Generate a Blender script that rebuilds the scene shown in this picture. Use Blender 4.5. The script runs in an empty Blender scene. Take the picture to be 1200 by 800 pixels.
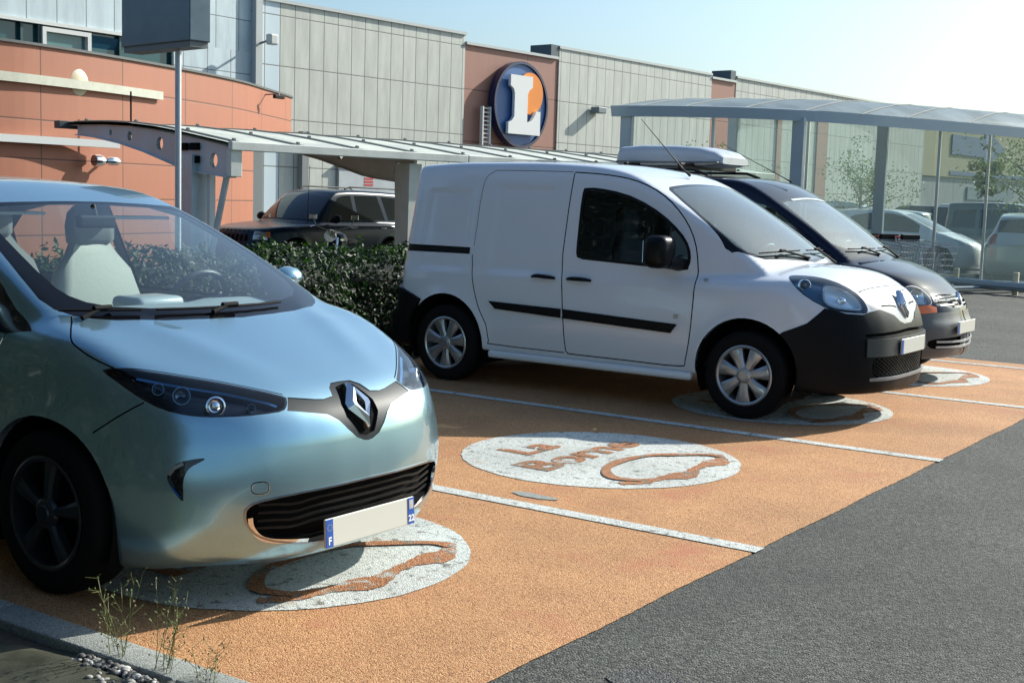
import bpy, math, random
from mathutils import Vector, Matrix
random.seed(7)
sc = bpy.context.scene
COL = sc.collection
R = math.radians
# ---------------------------------------------------------------- body surfaces as smooth fields
import numpy as np, math
class pchip:
    def __init__(s, pts):
        pts = sorted(pts); s.X = X = np.array([p[0] for p in pts], float); s.Y = Y = np.array([p[1] for p in pts], float)
        s.h = h = np.diff(X); d = np.diff(Y) / h; s.m = m = np.zeros(len(X))
        for i in range(1, len(X) - 1):
            if d[i-1] * d[i] > 0:
                w1 = 2 * h[i] + h[i-1]; w2 = h[i] + 2 * h[i-1]
                m[i] = (w1 + w2) / (w1 / d[i-1] + w2 / d[i])
        m[0] = d[0]; m[-1] = d[-1]
    def __call__(s, x):
        X, Y, h, m = s.X, s.Y, s.h, s.m
        x = np.asarray(x, float); xc = np.clip(x, X[0], X[-1])
        i = np.clip(np.searchsorted(X, xc) - 1, 0, len(X) - 2)
        t = (xc - X[i]) / h[i]
        v = ((2*t**3 - 3*t**2 + 1) * Y[i] + (t**3 - 2*t**2 + t) * h[i] * m[i]
             + (-2*t**3 + 3*t**2) * Y[i+1] + (t**3 - t**2) * h[i] * m[i+1])
        return v + np.where(x < X[0], (x - X[0]) * m[0], 0) + np.where(x > X[-1], (x - X[-1]) * m[-1], 0)
def smax(a, b, k):
    h = np.maximum(k - np.abs(a - b), 0) / k
    return np.maximum(a, b) + h * h * h * k / 6
def smin(a, b, k): return -smax(-a, -b, k)
def sstep(a, b, x):
    t = np.clip((x - a) / (b - a), 0, 1); return t * t * (3 - 2 * t)
def gauss(x, c, w): return np.exp(-((x - c) / w) ** 2)

# hatchback: x forward from the front axle, y to its left, z up
class HatchField:
    spine = (-2.55, 0.15, .66)
    box = (-3.6, 1.2, -1.0, 1.0, .05, 1.75)
    Hc = pchip([(-3.5, 1.02), (-2.6, 1.06), (-1.5, 1.03), (-.5, 1.035), (-.1, 1.015), (.15, .985), (.4, .905), (.6, .828), (.72, .775), (.84, .70), (.95, .6)])
    Wp = pchip([(.95, .68), (.75, .745), (.55, .81), (.3, .853), (0, .866), (-.6, .858), (-1.2, .855), (-2, .86), (-2.6, .87), (-3, .82), (-3.3, .74)])
    Wz = pchip([(.1, .10), (.2, .05), (.3, .025), (.45, .008), (.6, 0), (.75, .004), (.85, .018), (.95, .05), (1.05, .10), (1.2, .18)])
    Fz = pchip([(.1, .70), (.17, .765), (.24, .805), (.34, .83), (.46, .838), (.6, .828), (.7, .80), (.78, .745), (.86, .66), (1.0, .45)])
    Fy = pchip([(0, 0), (.15, .004), (.3, .022), (.45, .06), (.6, .135), (.7, .215), (.8, .37), (.87, .60), (.95, 1.0)])
    Rz = pchip([(.1, -3.1), (.25, -3.2), (.5, -3.235), (.8, -3.22), (1.0, -3.19), (1.2, -3.1)])
    zr = pchip([(-3.6, 1.33), (-3.2, 1.43), (-2.8, 1.50), (-2.2, 1.55), (-1.75, 1.562), (-1.3, 1.545), (-1.0, 1.50), (-.6, 1.40)])
    cb = pchip([(.3, .68), (0, .728), (-.3, .785), (-.6, .813), (-1.2, .82), (-2.2, .80), (-3.0, .72), (-3.3, .64)])
    def __call__(s, x, y, z):
        ay = np.abs(y)
        W = s.Wp(x) - s.Wz(z)
        for cx in (0, -2.588):
            r = np.hypot(x - cx, z - .31)
            W = W + .016 * gauss(r, .36, .075) * sstep(.15, .35, z)
        W = W - .020 * gauss(z, .52, .16) * sstep(-.45, -.75, x) * sstep(-2.15, -1.85, x)
        side = ay - W
        top = (z - (s.Hc(x) - .055 * (ay / .8) ** 2 * sstep(-.1, .35, x) + .010 * gauss(ay, .34 - .2 * sstep(.0, .8, x) + .12, .10) * sstep(.8, .3, x))) * .93
        front = (x - (s.Fz(z) - s.Fy(ay) * (1 + .15 * sstep(.45, .7, z)))) * .9
        rear = (s.Rz(z) + .55 * np.maximum(ay - .25, 0) ** 2 - x) * .95
        bot = .145 + .06 * sstep(.3, .85, ay) * sstep(.3, .8, x) - z
        low = smax(side, top, .13)
        low = smax(low, front, .10)
        low = smax(low, rear, .16)
        low = smax(low, bot, .05)
        # cabin
        cs = ay - (s.cb(x) - .46 * (z - 1.0) - .05 * ((z - 1.0) / .5) ** 2 * 0)
        cs = cs * .91
        xw = .15 - (z - .99) * 2.24 - .39 * y * y + .05 * (1 - ((z - 1.22) / .24) ** 2)
        ws = (x - xw) * .407
        rf = z - (s.zr(x) - .09 * y * y)
        rr = (-3.28 + (z - 1.0) * .55 + .35 * y * y - x) * .88
        cab = smax(ws, cs, .05)
        cab = smax(cab, rf, .07)
        cab = smax(cab, rr, .12)
        cab = smax(cab, .8 - z, .02)
        return smin(low, cab, .035)
    def grad(s, P, e=1e-3):
        x, y, z = P[:, 0], P[:, 1], P[:, 2]
        g = np.stack([s(x+e, y, z) - s(x-e, y, z), s(x, y+e, z) - s(x, y-e, z), s(x, y, z+e) - s(x, y, z-e)], 1)
        return g / (np.linalg.norm(g, axis=1, keepdims=True) + 1e-12)

# small delivery van with a sloping bonnet
class VanField(HatchField):
    spine = (-2.75, 0.05, .78)
    box = (-3.75, 1.2, -1.1, 1.1, .05, 2.0)
    arches = ((0, .315), (-2.697, .315))
    Hc = pchip([(-3.6, 1.05), (-2, 1.08), (-.6, 1.10), (-.2, 1.10), (.1, 1.10), (.35, 1.085), (.55, 1.045), (.7, .985), (.8, .90), (.88, .78), (.95, .6)])
    crown = .16
    Wp = pchip([(1.0, .68), (.82, .775), (.6, .845), (.3, .88), (0, .898), (-.6, .90), (-2.4, .90), (-2.9, .892), (-3.3, .86), (-3.6, .80)])
    Wz = pchip([(.1, .08), (.22, .05), (.35, .02), (.5, .004), (.7, 0), (.85, .006), (1.0, .022), (1.1, .035), (1.25, .065), (1.5, .11), (1.8, .18)])
    Fz = pchip([(.1, .80), (.2, .86), (.3, .885), (.45, .895), (.58, .89), (.68, .875), (.8, .835), (.9, .775), (1.0, .65)])
    Fy = pchip([(0, 0), (.2, .004), (.4, .03), (.55, .085), (.65, .15), (.75, .27), (.85, .50), (.92, .8)])
    rear0 = -3.40
    zr = pchip([(-3.6, 1.74), (-3.2, 1.80), (-2.6, 1.835), (-2.0, 1.84), (-1.5, 1.825), (-1.1, 1.775), (-.8, 1.69)])
    wb = (.15, 1.10, 1.62, .30)   # windscreen base x, z, run per metre, plan curvature
    pressed = .010
    def cabside(s, x, z, ay):
        def box(x0, x1, z0, z1, e=.05): return sstep(x0, x0 + e, x) * sstep(x1, x1 - e, x) * sstep(z0, z0 + e, z) * sstep(z1, z1 - e, z)
        rec = box(-3.02, -2.52, .9, 1.60) + box(-2.30, -1.72, .9, 1.64)
        return ay - (s.Wp(np.minimum(x, -.3)) - .012 - s.Wz(z) - .12 * sstep(-.9, .2, x) - s.pressed * rec)
    def __call__(s, x, y, z):
        ay = np.abs(y)
        W = s.Wp(x) - s.Wz(z)
        for cx, cz in s.arches:
            r = np.hypot(x - cx, z - cz)
            W = W + .018 * gauss(r, .39, .07) * sstep(.12, .3, z)
        side = ay - W
        top = (z - (s.Hc(x) - s.crown * ay ** 2.5)) * .95
        front = (x - (s.Fz(z) - s.Fy(ay))) * .93
        rear = s.rear0 - .07 * sstep(.60, .50, z) + .12 * sstep(.6, 1.8, z) + .30 * ay ** 3 - x
        low = smax(smax(side, top, .14), front, .12)
        low = smax(low, rear, .10)
        low = smax(low, .235 + .05 * sstep(.1, -.5, x) - z, .05)
        cs = s.cabside(x, z, ay)
        bx, bz, run, cv = s.wb
        xw = bx - (z - bz) * run - cv * y * y + .05 * (1 - ((z - bz - .3) / .3) ** 2)
        ws = (x - xw) / math.hypot(1, run)
        rf = z - (s.zr(x) - .055 * y * y)
        cab = smax(smax(cs, ws, .06), rf, .11)
        cab = smax(smax(cab, rear, .10), .9 - z, .02)
        return smin(low, cab, .04)

# older, rounder small van
class RoundVanField(VanField):
    pressed = 0.0
    spine = (-2.5, 0.0, .75)
    box = (-3.6, 1.1, -1.0, 1.0, .05, 2.0)
    arches = ((0, .30), (-2.60, .30))
    Hc = pchip([(-3.6, 1.0), (-2, 1.03), (-.6, 1.08), (-.3, 1.09), (0, 1.06), (.2, 1.00), (.4, .93), (.55, .85), (.65, .77), (.72, .68), (.85, .4)])
    crown = .10
    Wp = pchip([(.9, .58), (.7, .69), (.5, .76), (.25, .81), (0, .83), (-.6, .832), (-2.4, .832), (-2.9, .82), (-3.2, .79), (-3.5, .72)])
    Fz = pchip([(.1, .64), (.2, .69), (.3, .72), (.42, .73), (.52, .725), (.58, .70), (.66, .68), (.75, .63), (.85, .53), (1.0, .40)])
    Fy = pchip([(0, 0), (.2, .012), (.35, .04), (.5, .095), (.6, .16), (.7, .29), (.78, .48), (.85, .8)])
    rear0 = -3.24
    zr = pchip([(-3.5, 1.72), (-3.1, 1.78), (-2.5, 1.81), (-1.9, 1.81), (-1.4, 1.79), (-1.0, 1.74), (-.7, 1.64)])
    wb = (-.05, 1.08, 1.50, .25)

# ---------------------------------------------------------------- materials
MATS = {}
def mat(name, col=(.5, .5, .5), rough=.5, metal=0.0, coat=0.0, spec=.5, var=0.0, vscale=20, bump=0.0, bscale=80, emit=None, flake=0.0):
    if name in MATS: return MATS[name]
    m = bpy.data.materials.new(name); m.use_nodes = True; nt = m.node_tree; b = nt.nodes['Principled BSDF']
    b.inputs['Base Color'].default_value = (*col, 1); b.inputs['Roughness'].default_value = rough
    b.inputs['Metallic'].default_value = metal; b.inputs['Coat Weight'].default_value = coat
    b.inputs['Coat Roughness'].default_value = .03; b.inputs['Specular IOR Level'].default_value = spec
    if var or bump:
        tc = nt.nodes.new('ShaderNodeTexCoord')
    if var:
        n = nt.nodes.new('ShaderNodeTexNoise'); n.inputs['Scale'].default_value = vscale; n.inputs['Detail'].default_value = 8; n.inputs['Roughness'].default_value = .65
        nt.links.new(tc.outputs['Object'], n.inputs['Vector'])
        r = nt.nodes.new('ShaderNodeMapRange'); r.inputs['From Min'].default_value = .3; r.inputs['From Max'].default_value = .7
        r.inputs['To Min'].default_value = 1 - var; r.inputs['To Max'].default_value = 1 + var
        nt.links.new(n.outputs['Fac'], r.inputs['Value'])
        v = nt.nodes.new('ShaderNodeVectorMath'); v.operation = 'SCALE'; v.inputs[0].default_value = col
        nt.links.new(r.outputs['Result'], v.inputs['Scale']); nt.links.new(v.outputs['Vector'], b.inputs['Base Color'])
        r2 = nt.nodes.new('ShaderNodeMapRange'); r2.inputs['From Min'].default_value = .3; r2.inputs['From Max'].default_value = .7
        r2.inputs['To Min'].default_value = max(0, rough - .12 * (rough > .2)); r2.inputs['To Max'].default_value = min(1, rough + .12 * (rough > .2))
        nt.links.new(n.outputs['Fac'], r2.inputs['Value']); nt.links.new(r2.outputs['Result'], b.inputs['Roughness'])
    if bump:
        n = nt.nodes.new('ShaderNodeTexNoise'); n.inputs['Scale'].default_value = bscale; n.inputs['Detail'].default_value = 6
        nt.links.new(tc.outputs['Object'], n.inputs['Vector'])
        bp = nt.nodes.new('ShaderNodeBump'); bp.inputs['Strength'].default_value = bump; bp.inputs['Distance'].default_value = .01
        nt.links.new(n.outputs['Fac'], bp.inputs['Height']); nt.links.new(bp.outputs['Normal'], b.inputs['Normal'])
    if emit:
        b.inputs['Emission Color'].default_value = (*emit[:3], 1); b.inputs['Emission Strength'].default_value = emit[3]
    MATS[name] = m; return m
def glass(name, tint=(.8, .9, .9), rough=.0, ior=1.5, through=1.0, film=(.5, .5, .5)):
    """thin pane: mirror by fresnel, the rest passes straight through (tinted); film = diffuse share: dust on the shelter, painted sky reflection on windscreens"""
    if name in MATS: return MATS[name]
    m = bpy.data.materials.new(name); m.use_nodes = True; nt = m.node_tree; nt.nodes.remove(nt.nodes['Principled BSDF'])
    out = nt.nodes['Material Output']
    f = nt.nodes.new('ShaderNodeFresnel'); ge = nt.nodes.new('ShaderNodeNewGeometry'); mr = nt.nodes.new('ShaderNodeMapRange')
    mr.inputs['To Min'].default_value = ior; mr.inputs['To Max'].default_value = 1 / ior; nt.links.new(ge.outputs['Backfacing'], mr.inputs['Value']); nt.links.new(mr.outputs['Result'], f.inputs['IOR'])
    t = nt.nodes.new('ShaderNodeBsdfTransparent'); t.inputs['Color'].default_value = (*tint, 1)
    g = nt.nodes.new('ShaderNodeBsdfGlossy'); g.inputs['Roughness'].default_value = rough; g.inputs['Color'].default_value = (1, 1, 1, 1)
    d0 = nt.nodes.new('ShaderNodeBsdfDiffuse'); d0.inputs['Color'].default_value = (*film, 1); d1 = nt.nodes.new('ShaderNodeBsdfTranslucent'); d1.inputs['Color'].default_value = (*film, 1)
    d = nt.nodes.new('ShaderNodeMixShader'); nt.links.new(d0.outputs[0], d.inputs[1]); nt.links.new(d1.outputs[0], d.inputs[2]); d.inputs[0].default_value = .5
    mx = nt.nodes.new('ShaderNodeMixShader'); mx.inputs[0].default_value = 1 - through
    nt.links.new(t.outputs[0], mx.inputs[1]); nt.links.new(d.outputs[0], mx.inputs[2])
    m2 = nt.nodes.new('ShaderNodeMixShader'); nt.links.new(f.outputs[0], m2.inputs[0])
    nt.links.new(mx.outputs[0], m2.inputs[1]); nt.links.new(g.outputs[0], m2.inputs[2]); nt.links.new(m2.outputs[0], out.inputs['Surface'])
    MATS[name] = m; return m

# ---------------------------------------------------------------- objects
def tag(o, label=None, cat=None, group=None, kind=None):
    if label: o['label'] = label
    if cat: o['category'] = cat
    if group: o['group'] = group
    if kind: o['kind'] = kind
    return o
def empty(name, loc=(0, 0, 0), rz=0, **k):
    o = bpy.data.objects.new(name, None); COL.objects.link(o); o.location = loc; o.rotation_euler = (0, 0, rz); o.empty_display_size = .2
    return tag(o, **k)
def mesh(name, V, F, m=None, parent=None, smooth=False, normals=None, matidx=None, sharp=None):
    me = bpy.data.meshes.new(name); me.from_pydata([tuple(v) for v in V], [], [tuple(f) for f in F])
    ms = m if isinstance(m, (list, tuple)) else [m]
    for x in ms:
        if x: me.materials.append(x)
    if matidx is not None: me.polygons.foreach_set('material_index', matidx)
    if smooth: me.polygons.foreach_set('use_smooth', [True] * len(F))
    me.update()
    if smooth and sharp:
        me.set_sharp_from_angle(angle=R(sharp))
    if normals is not None: me.normals_split_custom_set_from_vertices([tuple(n) for n in normals])
    o = bpy.data.objects.new(name, me); COL.objects.link(o)
    if parent: o.parent = parent
    return o
def copy_tree(o, parent=None):
    c = o.copy(); COL.objects.link(c); c.parent = parent
    for ch in list(KIDS.get(o.name, [])) or [x for x in o.children]:
        copy_tree(ch, c)
    return c
KIDS = {}

class MB:
    """collects shapes for ONE mesh"""
    def __init__(s): s.V = []; s.F = []; s.mi = []; s.cur = 0
    def add(s, V, F):
        n = len(s.V); s.V += [tuple(v) for v in V]; s.F += [tuple(i + n for i in f) for f in F]; s.mi += [s.cur] * len(F); return s
    def box(s, x0, x1, y0, y1, z0, z1, M=None, bev=0):
        if bev:
            return s.rbox(x0, x1, y0, y1, z0, z1, bev, M)
        V = [Vector((x, y, z)) for x in (x0, x1) for y in (y0, y1) for z in (z0, z1)]
        if M: V = [M @ v for v in V]
        return s.add(V, [(0, 1, 3, 2), (4, 6, 7, 5), (0, 4, 5, 1), (2, 3, 7, 6), (0, 2, 6, 4), (1, 5, 7, 3)])
    def rbox(s, x0, x1, y0, y1, z0, z1, b, M=None):
        import bmesh
        bm = bmesh.new(); bmesh.ops.create_cube(bm, size=1)
        for v in bm.verts: v.co = Vector(((x0+x1)/2 + v.co.x*(x1-x0), (y0+y1)/2 + v.co.y*(y1-y0), (z0+z1)/2 + v.co.z*(z1-z0)))
        bmesh.ops.bevel(bm, geom=list(bm.edges), offset=b, segments=3, profile=.5, affect='EDGES')
        bm.verts.index_update()
        V = [(M @ v.co) if M else v.co.copy() for v in bm.verts]; F = [[v.index for v in f.verts] for f in bm.faces]; bm.free()
        return s.add(V, F)
    def tube(s, pts, r, n=8, cap=True, closed=False):
        pts = [Vector(p) for p in pts]; rs = r if isinstance(r, (list, tuple)) else [r] * len(pts)
        V = []; F = []; up = None; N = len(pts)
        for i, p in enumerate(pts):
            a = pts[(i - 1) % N] if (i or closed) else p; b = pts[(i + 1) % N] if (i < N - 1 or closed) else p
            t = (b - a).normalized()
            if up is None:
                up = Vector((0, 0, 1)) if abs(t.z) < .9 else Vector((1, 0, 0))
            u = t.cross(up).normalized(); w = u.cross(t).normalized(); up = w
            for k in range(n):
                an = 2 * math.pi * k / n; V.append(p + (u * math.cos(an) + w * math.sin(an)) * rs[i])
        M = N if closed else N - 1
        for i in range(M):
            for k in range(n):
                j = (i + 1) % N; F.append((i*n + k, i*n + (k+1) % n, j*n + (k+1) % n, j*n + k))
        if cap and not closed: F += [tuple(range(n))[::-1], tuple((N-1)*n + k for k in range(n))]
        return s.add(V, F)
    def ribbon(s, pts, nrm, w, t):
        """flat bar of width w, thickness t along pts; nrm = face normal(s)"""
        pts = [Vector(p) for p in pts]; V = []; F = []
        for i, p in enumerate(pts):
            a = pts[max(i-1, 0)]; b = pts[min(i+1, len(pts)-1)]; d = (b - a).normalized()
            n = Vector(nrm[i] if isinstance(nrm, list) else nrm).normalized(); u = d.cross(n).normalized()
            ww = w[i] if isinstance(w, list) else w
            for q in (-1, 1):
                for h in (0, 1): V.append(p + u * q * ww / 2 + n * h * t)
        for i in range(len(pts) - 1):
            a = i * 4; b = a + 4
            F += [(a+1, a+3, b+3, b+1), (a, b, b+2, a+2), (a, a+1, b+1, b), (a+2, b+2, b+3, a+3)]
        e = (len(pts) - 1) * 4; F += [(0, 2, 3, 1), (e, e+1, e+3, e+2)]
        return s.add(V, F)
    def lathe(s, prof, axis='Y', c=(0, 0, 0), n=32, cap=False):
        """prof: (radius, along)"""
        V = []; F = []; c = Vector(c)
        for r, a in prof:
            for k in range(n):
                t = 2 * math.pi * k / n; p = (r * math.cos(t), r * math.sin(t))
                V.append(c + (Vector((p[0], a, p[1])) if axis == 'Y' else Vector((p[0], p[1], a)) if axis == 'Z' else Vector((a, p[0], p[1]))))
        for i in range(len(prof) - 1):
            for k in range(n): F.append((i*n + k, i*n + (k+1) % n, (i+1)*n + (k+1) % n, (i+1)*n + k))
        if cap: F += [tuple(range(n))[::-1], tuple((len(prof)-1)*n + k for k in range(n))]
        return s.add(V, F)
    def prism(s, poly, d, M=None, z=0):
        """2D polygon (x, y) pulled from z to z+d, then moved by M"""
        n = len(poly); V = [Vector((x, y, z)) for x, y in poly] + [Vector((x, y, z + d)) for x, y in poly]
        if M: V = [M @ v for v in V]
        F = [tuple(range(n))[::-1], tuple(range(n, 2*n))] + [(i, (i+1) % n, (i+1) % n + n, i + n) for i in range(n)]
        return s.add(V, F)
    def build(s, name, m=None, parent=None, smooth=False, sharp=35):
        return mesh(name, s.V, s.F, m, parent, smooth, matidx=s.mi if isinstance(m, (list, tuple)) else None, sharp=sharp if smooth else None)

# ---------------------------------------------------------------- body shells
class Shell:
    def __init__(s, field, step=.032, fine=None):
        s.f = field; x0, x1, y0, y1, z0, z1 = field.box; sa, sb, sz = field.spine
        def ax(a, b, st): return np.linspace(a, b, max(2, int(round((b - a) / st))) + 1)
        X = np.concatenate([ax(x0, -.9, step * 1.5)[:-1], ax(-.9, x1, step)]) if x0 < -.9 else ax(x0, x1, step)
        Y = ax(y0, y1, step); Z = ax(z0, z1, step)
        key = {}; P = []; F = []
        def vid(i, j, k):
            q = (i, j, k)
            if q not in key: key[q] = len(P); P.append((X[i], Y[j], Z[k]))
            return key[q]
        nx, ny, nz = len(X) - 1, len(Y) - 1, len(Z) - 1
        for i in range(nx):
            for j in range(ny):
                F.append((vid(i, j, 0), vid(i, j+1, 0), vid(i+1, j+1, 0), vid(i+1, j, 0)))
                F.append((vid(i, j, nz), vid(i+1, j, nz), vid(i+1, j+1, nz), vid(i, j+1, nz)))
            for k in range(nz):
                F.append((vid(i, 0, k), vid(i+1, 0, k), vid(i+1, 0, k+1), vid(i, 0, k+1)))
                F.append((vid(i, ny, k), vid(i, ny, k+1), vid(i+1, ny, k+1), vid(i+1, ny, k)))
        for j in range(ny):
            for k in range(nz):
                F.append((vid(0, j, k), vid(0, j, k+1), vid(0, j+1, k+1), vid(0, j+1, k)))
                F.append((vid(nx, j, k), vid(nx, j+1, k), vid(nx, j+1, k+1), vid(nx, j, k+1)))
        P = np.array(P); Q = P.copy(); Q[:, 0] = np.clip(P[:, 0], sa, sb); Q[:, 1] = 0; Q[:, 2] = sz
        D = P - Q; L = np.linalg.norm(D, axis=1); D /= L[:, None]
        a = np.zeros(len(P)); b = np.zeros(len(P)); hit = np.zeros(len(P), bool)
        for t in np.arange(.04, 2.0, .04):
            q = Q + D * t; v = field(q[:, 0], q[:, 1], q[:, 2])
            new = (~hit) & (v > 0); b[new] = t; a[new] = t - .04; hit |= new
        for _ in range(18):
            m = (a + b) / 2; q = Q + D * m[:, None]; v = field(q[:, 0], q[:, 1], q[:, 2])
            b = np.where(v > 0, m, b); a = np.where(v > 0, a, m)
        s.V = [tuple(v) for v in (Q + D * b[:, None]).tolist()]
        s.F = F; s.L = ['body'] * len(F); s.split = {}
    def _expand(s, f):
        sp = s.split; out = []
        def walk(a, b):
            e = (a, b) if a < b else (b, a)
            if e in sp:
                m = sp[e]; walk(a, m); out.append(m); walk(m, b)
        for i, a in enumerate(f):
            out.append(a); walk(a, f[(i + 1) % len(f)])
        return tuple(out)
    def _cn(s):
        """centroids and outward normals of the faces"""
        V = np.array(s.V); ln = np.array([len(f) for f in s.F]); flat = np.fromiter((i for f in s.F for i in f), int)
        st = np.concatenate([[0], np.cumsum(ln)[:-1]])
        c = np.add.reduceat(V[flat], st, axis=0) / ln[:, None]
        return V, c
    def region(s, outline, label, D=None, frm=None, faces_dot=.03, near=.45, mirror=False, also=True):
        """cut the closed 3D outline out of the shell along D and give the inside a label"""
        s._region(outline, label, D, frm, faces_dot, near)
        if mirror: s._region([(x, -y, z) for x, y, z in outline], label, None if D is None else (D[0], -D[1], D[2]), frm, faces_dot, near)
    def _region(s, outline, label, D, frm, fd, near):
        O = np.array(outline, float)
        if D is None:
            D = s.f.grad(O).mean(0)
        D = np.array(D, float); D /= np.linalg.norm(D)
        up = np.array([0, 0, 1.]) if abs(D[2]) < .9 else np.array([1., 0, 0])
        U = np.cross(up, D); U /= np.linalg.norm(U); W = np.cross(D, U)
        o2 = np.stack([O @ U, O @ W], 1); dd = O @ D
        V, c = s._cn(); c2 = np.stack([c @ U, c @ W], 1)
        lo = o2.min(0) - .09; hi = o2.max(0) + .09
        idx = np.where((c2 > lo).all(1) & (c2 < hi).all(1) & (c @ D > dd.min() - near) & (c @ D < dd.max() + near))[0]
        if len(idx): idx = idx[(s.f.grad(c[idx]) @ D) > fd]
        if frm:
            fs = frm if isinstance(frm, (set, tuple, list)) else {frm}
            idx = [i for i in idx if s.L[i] in fs]
        cand = list(idx); P2 = np.stack([V @ U, V @ W], 1).tolist()
        BB = np.array([[min(P2[v][0] for v in s.F[i]), min(P2[v][1] for v in s.F[i]), max(P2[v][0] for v in s.F[i]), max(P2[v][1] for v in s.F[i])] for i in cand]) if cand else np.zeros((0, 4))
        n = len(o2)
        for k in range(n):
            p = o2[k]; q = o2[(k + 1) % n]; d = q - p; L = np.hypot(*d)
            if L < 1e-6: continue
            d = d / L; nn = np.array([-d[1], d[0]])
            l0 = np.minimum(p, q) - 1e-5; h0 = np.maximum(p, q) + 1e-5
            sel = np.where((BB[:, 0] < h0[0]) & (BB[:, 2] > l0[0]) & (BB[:, 1] < h0[1]) & (BB[:, 3] > l0[1]))[0]
            cache = {}; newF = []; newB = []
            for ci in sel:
                fi = cand[ci]; f = s._expand(s.F[fi]); s.F[fi] = f
                sg = [(P2[v][0] - p[0]) * nn[0] + (P2[v][1] - p[1]) * nn[1] for v in f]
                if max(sg) < 1e-5 or min(sg) > -1e-5: continue
                A = []; B = []; m = len(f); cr = []
                for i in range(m):
                    j = (i + 1) % m; a, b = f[i], f[j]
                    if sg[i] >= -1e-5 and abs(sg[i]) <= 1e-5: A.append(a); B.append(a); cr.append(P2[a]); 
                    elif sg[i] > 0: A.append(a)
                    else: B.append(a)
                    if (sg[i] > 1e-5 and sg[j] < -1e-5) or (sg[i] < -1e-5 and sg[j] > 1e-5):
                        e = (a, b) if a < b else (b, a)
                        if e not in cache:
                            t = sg[i] / (sg[i] - sg[j]); va, vb = s.V[a], s.V[b]
                            w = tuple(va[z] + (vb[z] - va[z]) * t for z in range(3)); cache[e] = len(s.V); s.V.append(w)
                            P2.append([P2[a][0] + (P2[b][0] - P2[a][0]) * t, P2[a][1] + (P2[b][1] - P2[a][1]) * t]); s.split[e] = cache[e]
                        A.append(cache[e]); B.append(cache[e]); cr.append(P2[cache[e]])
                # does the segment really reach this face?
                if len(cr) >= 2:
                    tt = [(r[0] - p[0]) * d[0] + (r[1] - p[1]) * d[1] for r in cr]
                    if max(tt) < -1e-4 or min(tt) > L + 1e-4:
                        continue
                if len(A) < 3 or len(B) < 3: continue
                s.F[fi] = tuple(A); s.F.append(tuple(B)); s.L.append(s.L[fi]); newF.append(len(s.F) - 1)
                BB[ci] = [min(P2[v][0] for v in A), min(P2[v][1] for v in A), max(P2[v][0] for v in A), max(P2[v][1] for v in A)]
                newB.append([min(P2[v][0] for v in B), min(P2[v][1] for v in B), max(P2[v][0] for v in B), max(P2[v][1] for v in B)])
            if newF: cand += newF; BB = np.concatenate([BB, np.array(newB)])
        # inside test
        C = np.array([[sum(P2[v][0] for v in s.F[i]) / len(s.F[i]), sum(P2[v][1] for v in s.F[i]) / len(s.F[i])] for i in cand]) if cand else np.zeros((0, 2))
        ins = np.zeros(len(C), bool)
        for k in range(n):
            a = o2[k]; b = o2[(k + 1) % n]
            c1 = (a[1] > C[:, 1]) != (b[1] > C[:, 1])
            with np.errstate(divide='ignore', invalid='ignore'):
                xx = (b[0] - a[0]) * (C[:, 1] - a[1]) / (b[1] - a[1]) + a[0]
            ins ^= c1 & (C[:, 0] < xx)
        for i, fi in enumerate(cand):
            if ins[i]: s.L[fi] = label
    def stroke(s, line, w, label='gap', D=None, frm=None, closed=False, mirror=False, **k):
        O = np.array(line, float)
        if D is None: D = s.f.grad(O).mean(0)
        D = np.array(D, float); D /= np.linalg.norm(D)
        n = len(O); Lf = []; Rt = []
        for i in range(n):
            a = O[i-1] if (i or closed) else O[i]; b = O[(i+1) % n] if (i < n-1 or closed) else O[i]
            t = b - a; t -= D * (t @ D); t /= np.linalg.norm(t) + 1e-9; u = np.cross(D, t)
            Lf.append(O[i] + u * w / 2); Rt.append(O[i] - u * w / 2)
        if closed:
            for i in range(n):
                j = (i + 1) % n; s.region([Lf[i], Lf[j], Rt[j], Rt[i]], label, D, frm, mirror=mirror, **k)
        else: s.region(Lf + Rt[::-1], label, D, frm, mirror=mirror, **k)
    def fix(s):
        """carry every cut point into the neighbouring faces"""
        G = []
        for f in s.F:
            g = s._expand(f)
            h = []
            for v in g:
                if v not in h: h.append(v)
            G.append(tuple(h))
        s.F = G; s.split = {}
        s.N = s.f.grad(np.array(s.V))
    def emit(s, labels, name, m, parent=None, offset=0.0, wall=0.0, taper=0.0, keep=None, smooth=True, floor=None, flip=False):
        labels = {labels} if isinstance(labels, str) else set(labels)
        idx = [i for i, l in enumerate(s.L) if l in labels]
        if keep is not None:
            idx = [i for i in idx if keep(*[sum(s.V[v][a] for v in s.F[i]) / len(s.F[i]) for a in range(3)])]
        if not idx: return None
        used = {}; V = []; N = []; F = []
        mm = m if isinstance(m, (list, tuple)) else None
        for i in idx:
            g = []
            for v in s.F[i]:
                if v not in used:
                    used[v] = len(V); n = s.N[v]; p = s.V[v]
                    V.append((p[0] + n[0]*offset, p[1] + n[1]*offset, p[2] + n[2]*offset)); N.append(tuple(n))
                g.append(used[v])
            F.append(tuple(g[::-1]) if flip else tuple(g))
        if wall:
            cnt = {}
            for f in F:
                for i, a in enumerate(f):
                    b = f[(i+1) % len(f)]; cnt[(a, b)] = 1
            bd = [(a, b) for (a, b) in cnt if (b, a) not in cnt]
            nv = {}
            for a, b in bd:
                for v in (a, b):
                    if (v, 0) not in nv:
                        nv[(v, 0)] = len(V); V.append(V[v]); N.append(N[v])
                        n = N[v]; nv[(v, 1)] = len(V); V.append(tuple(V[v][k] - n[k] * wall for k in range(3))); N.append(N[v])
                F.append((nv[(a, 0)], nv[(a, 1)], nv[(b, 1)], nv[(b, 0)]))
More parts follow.
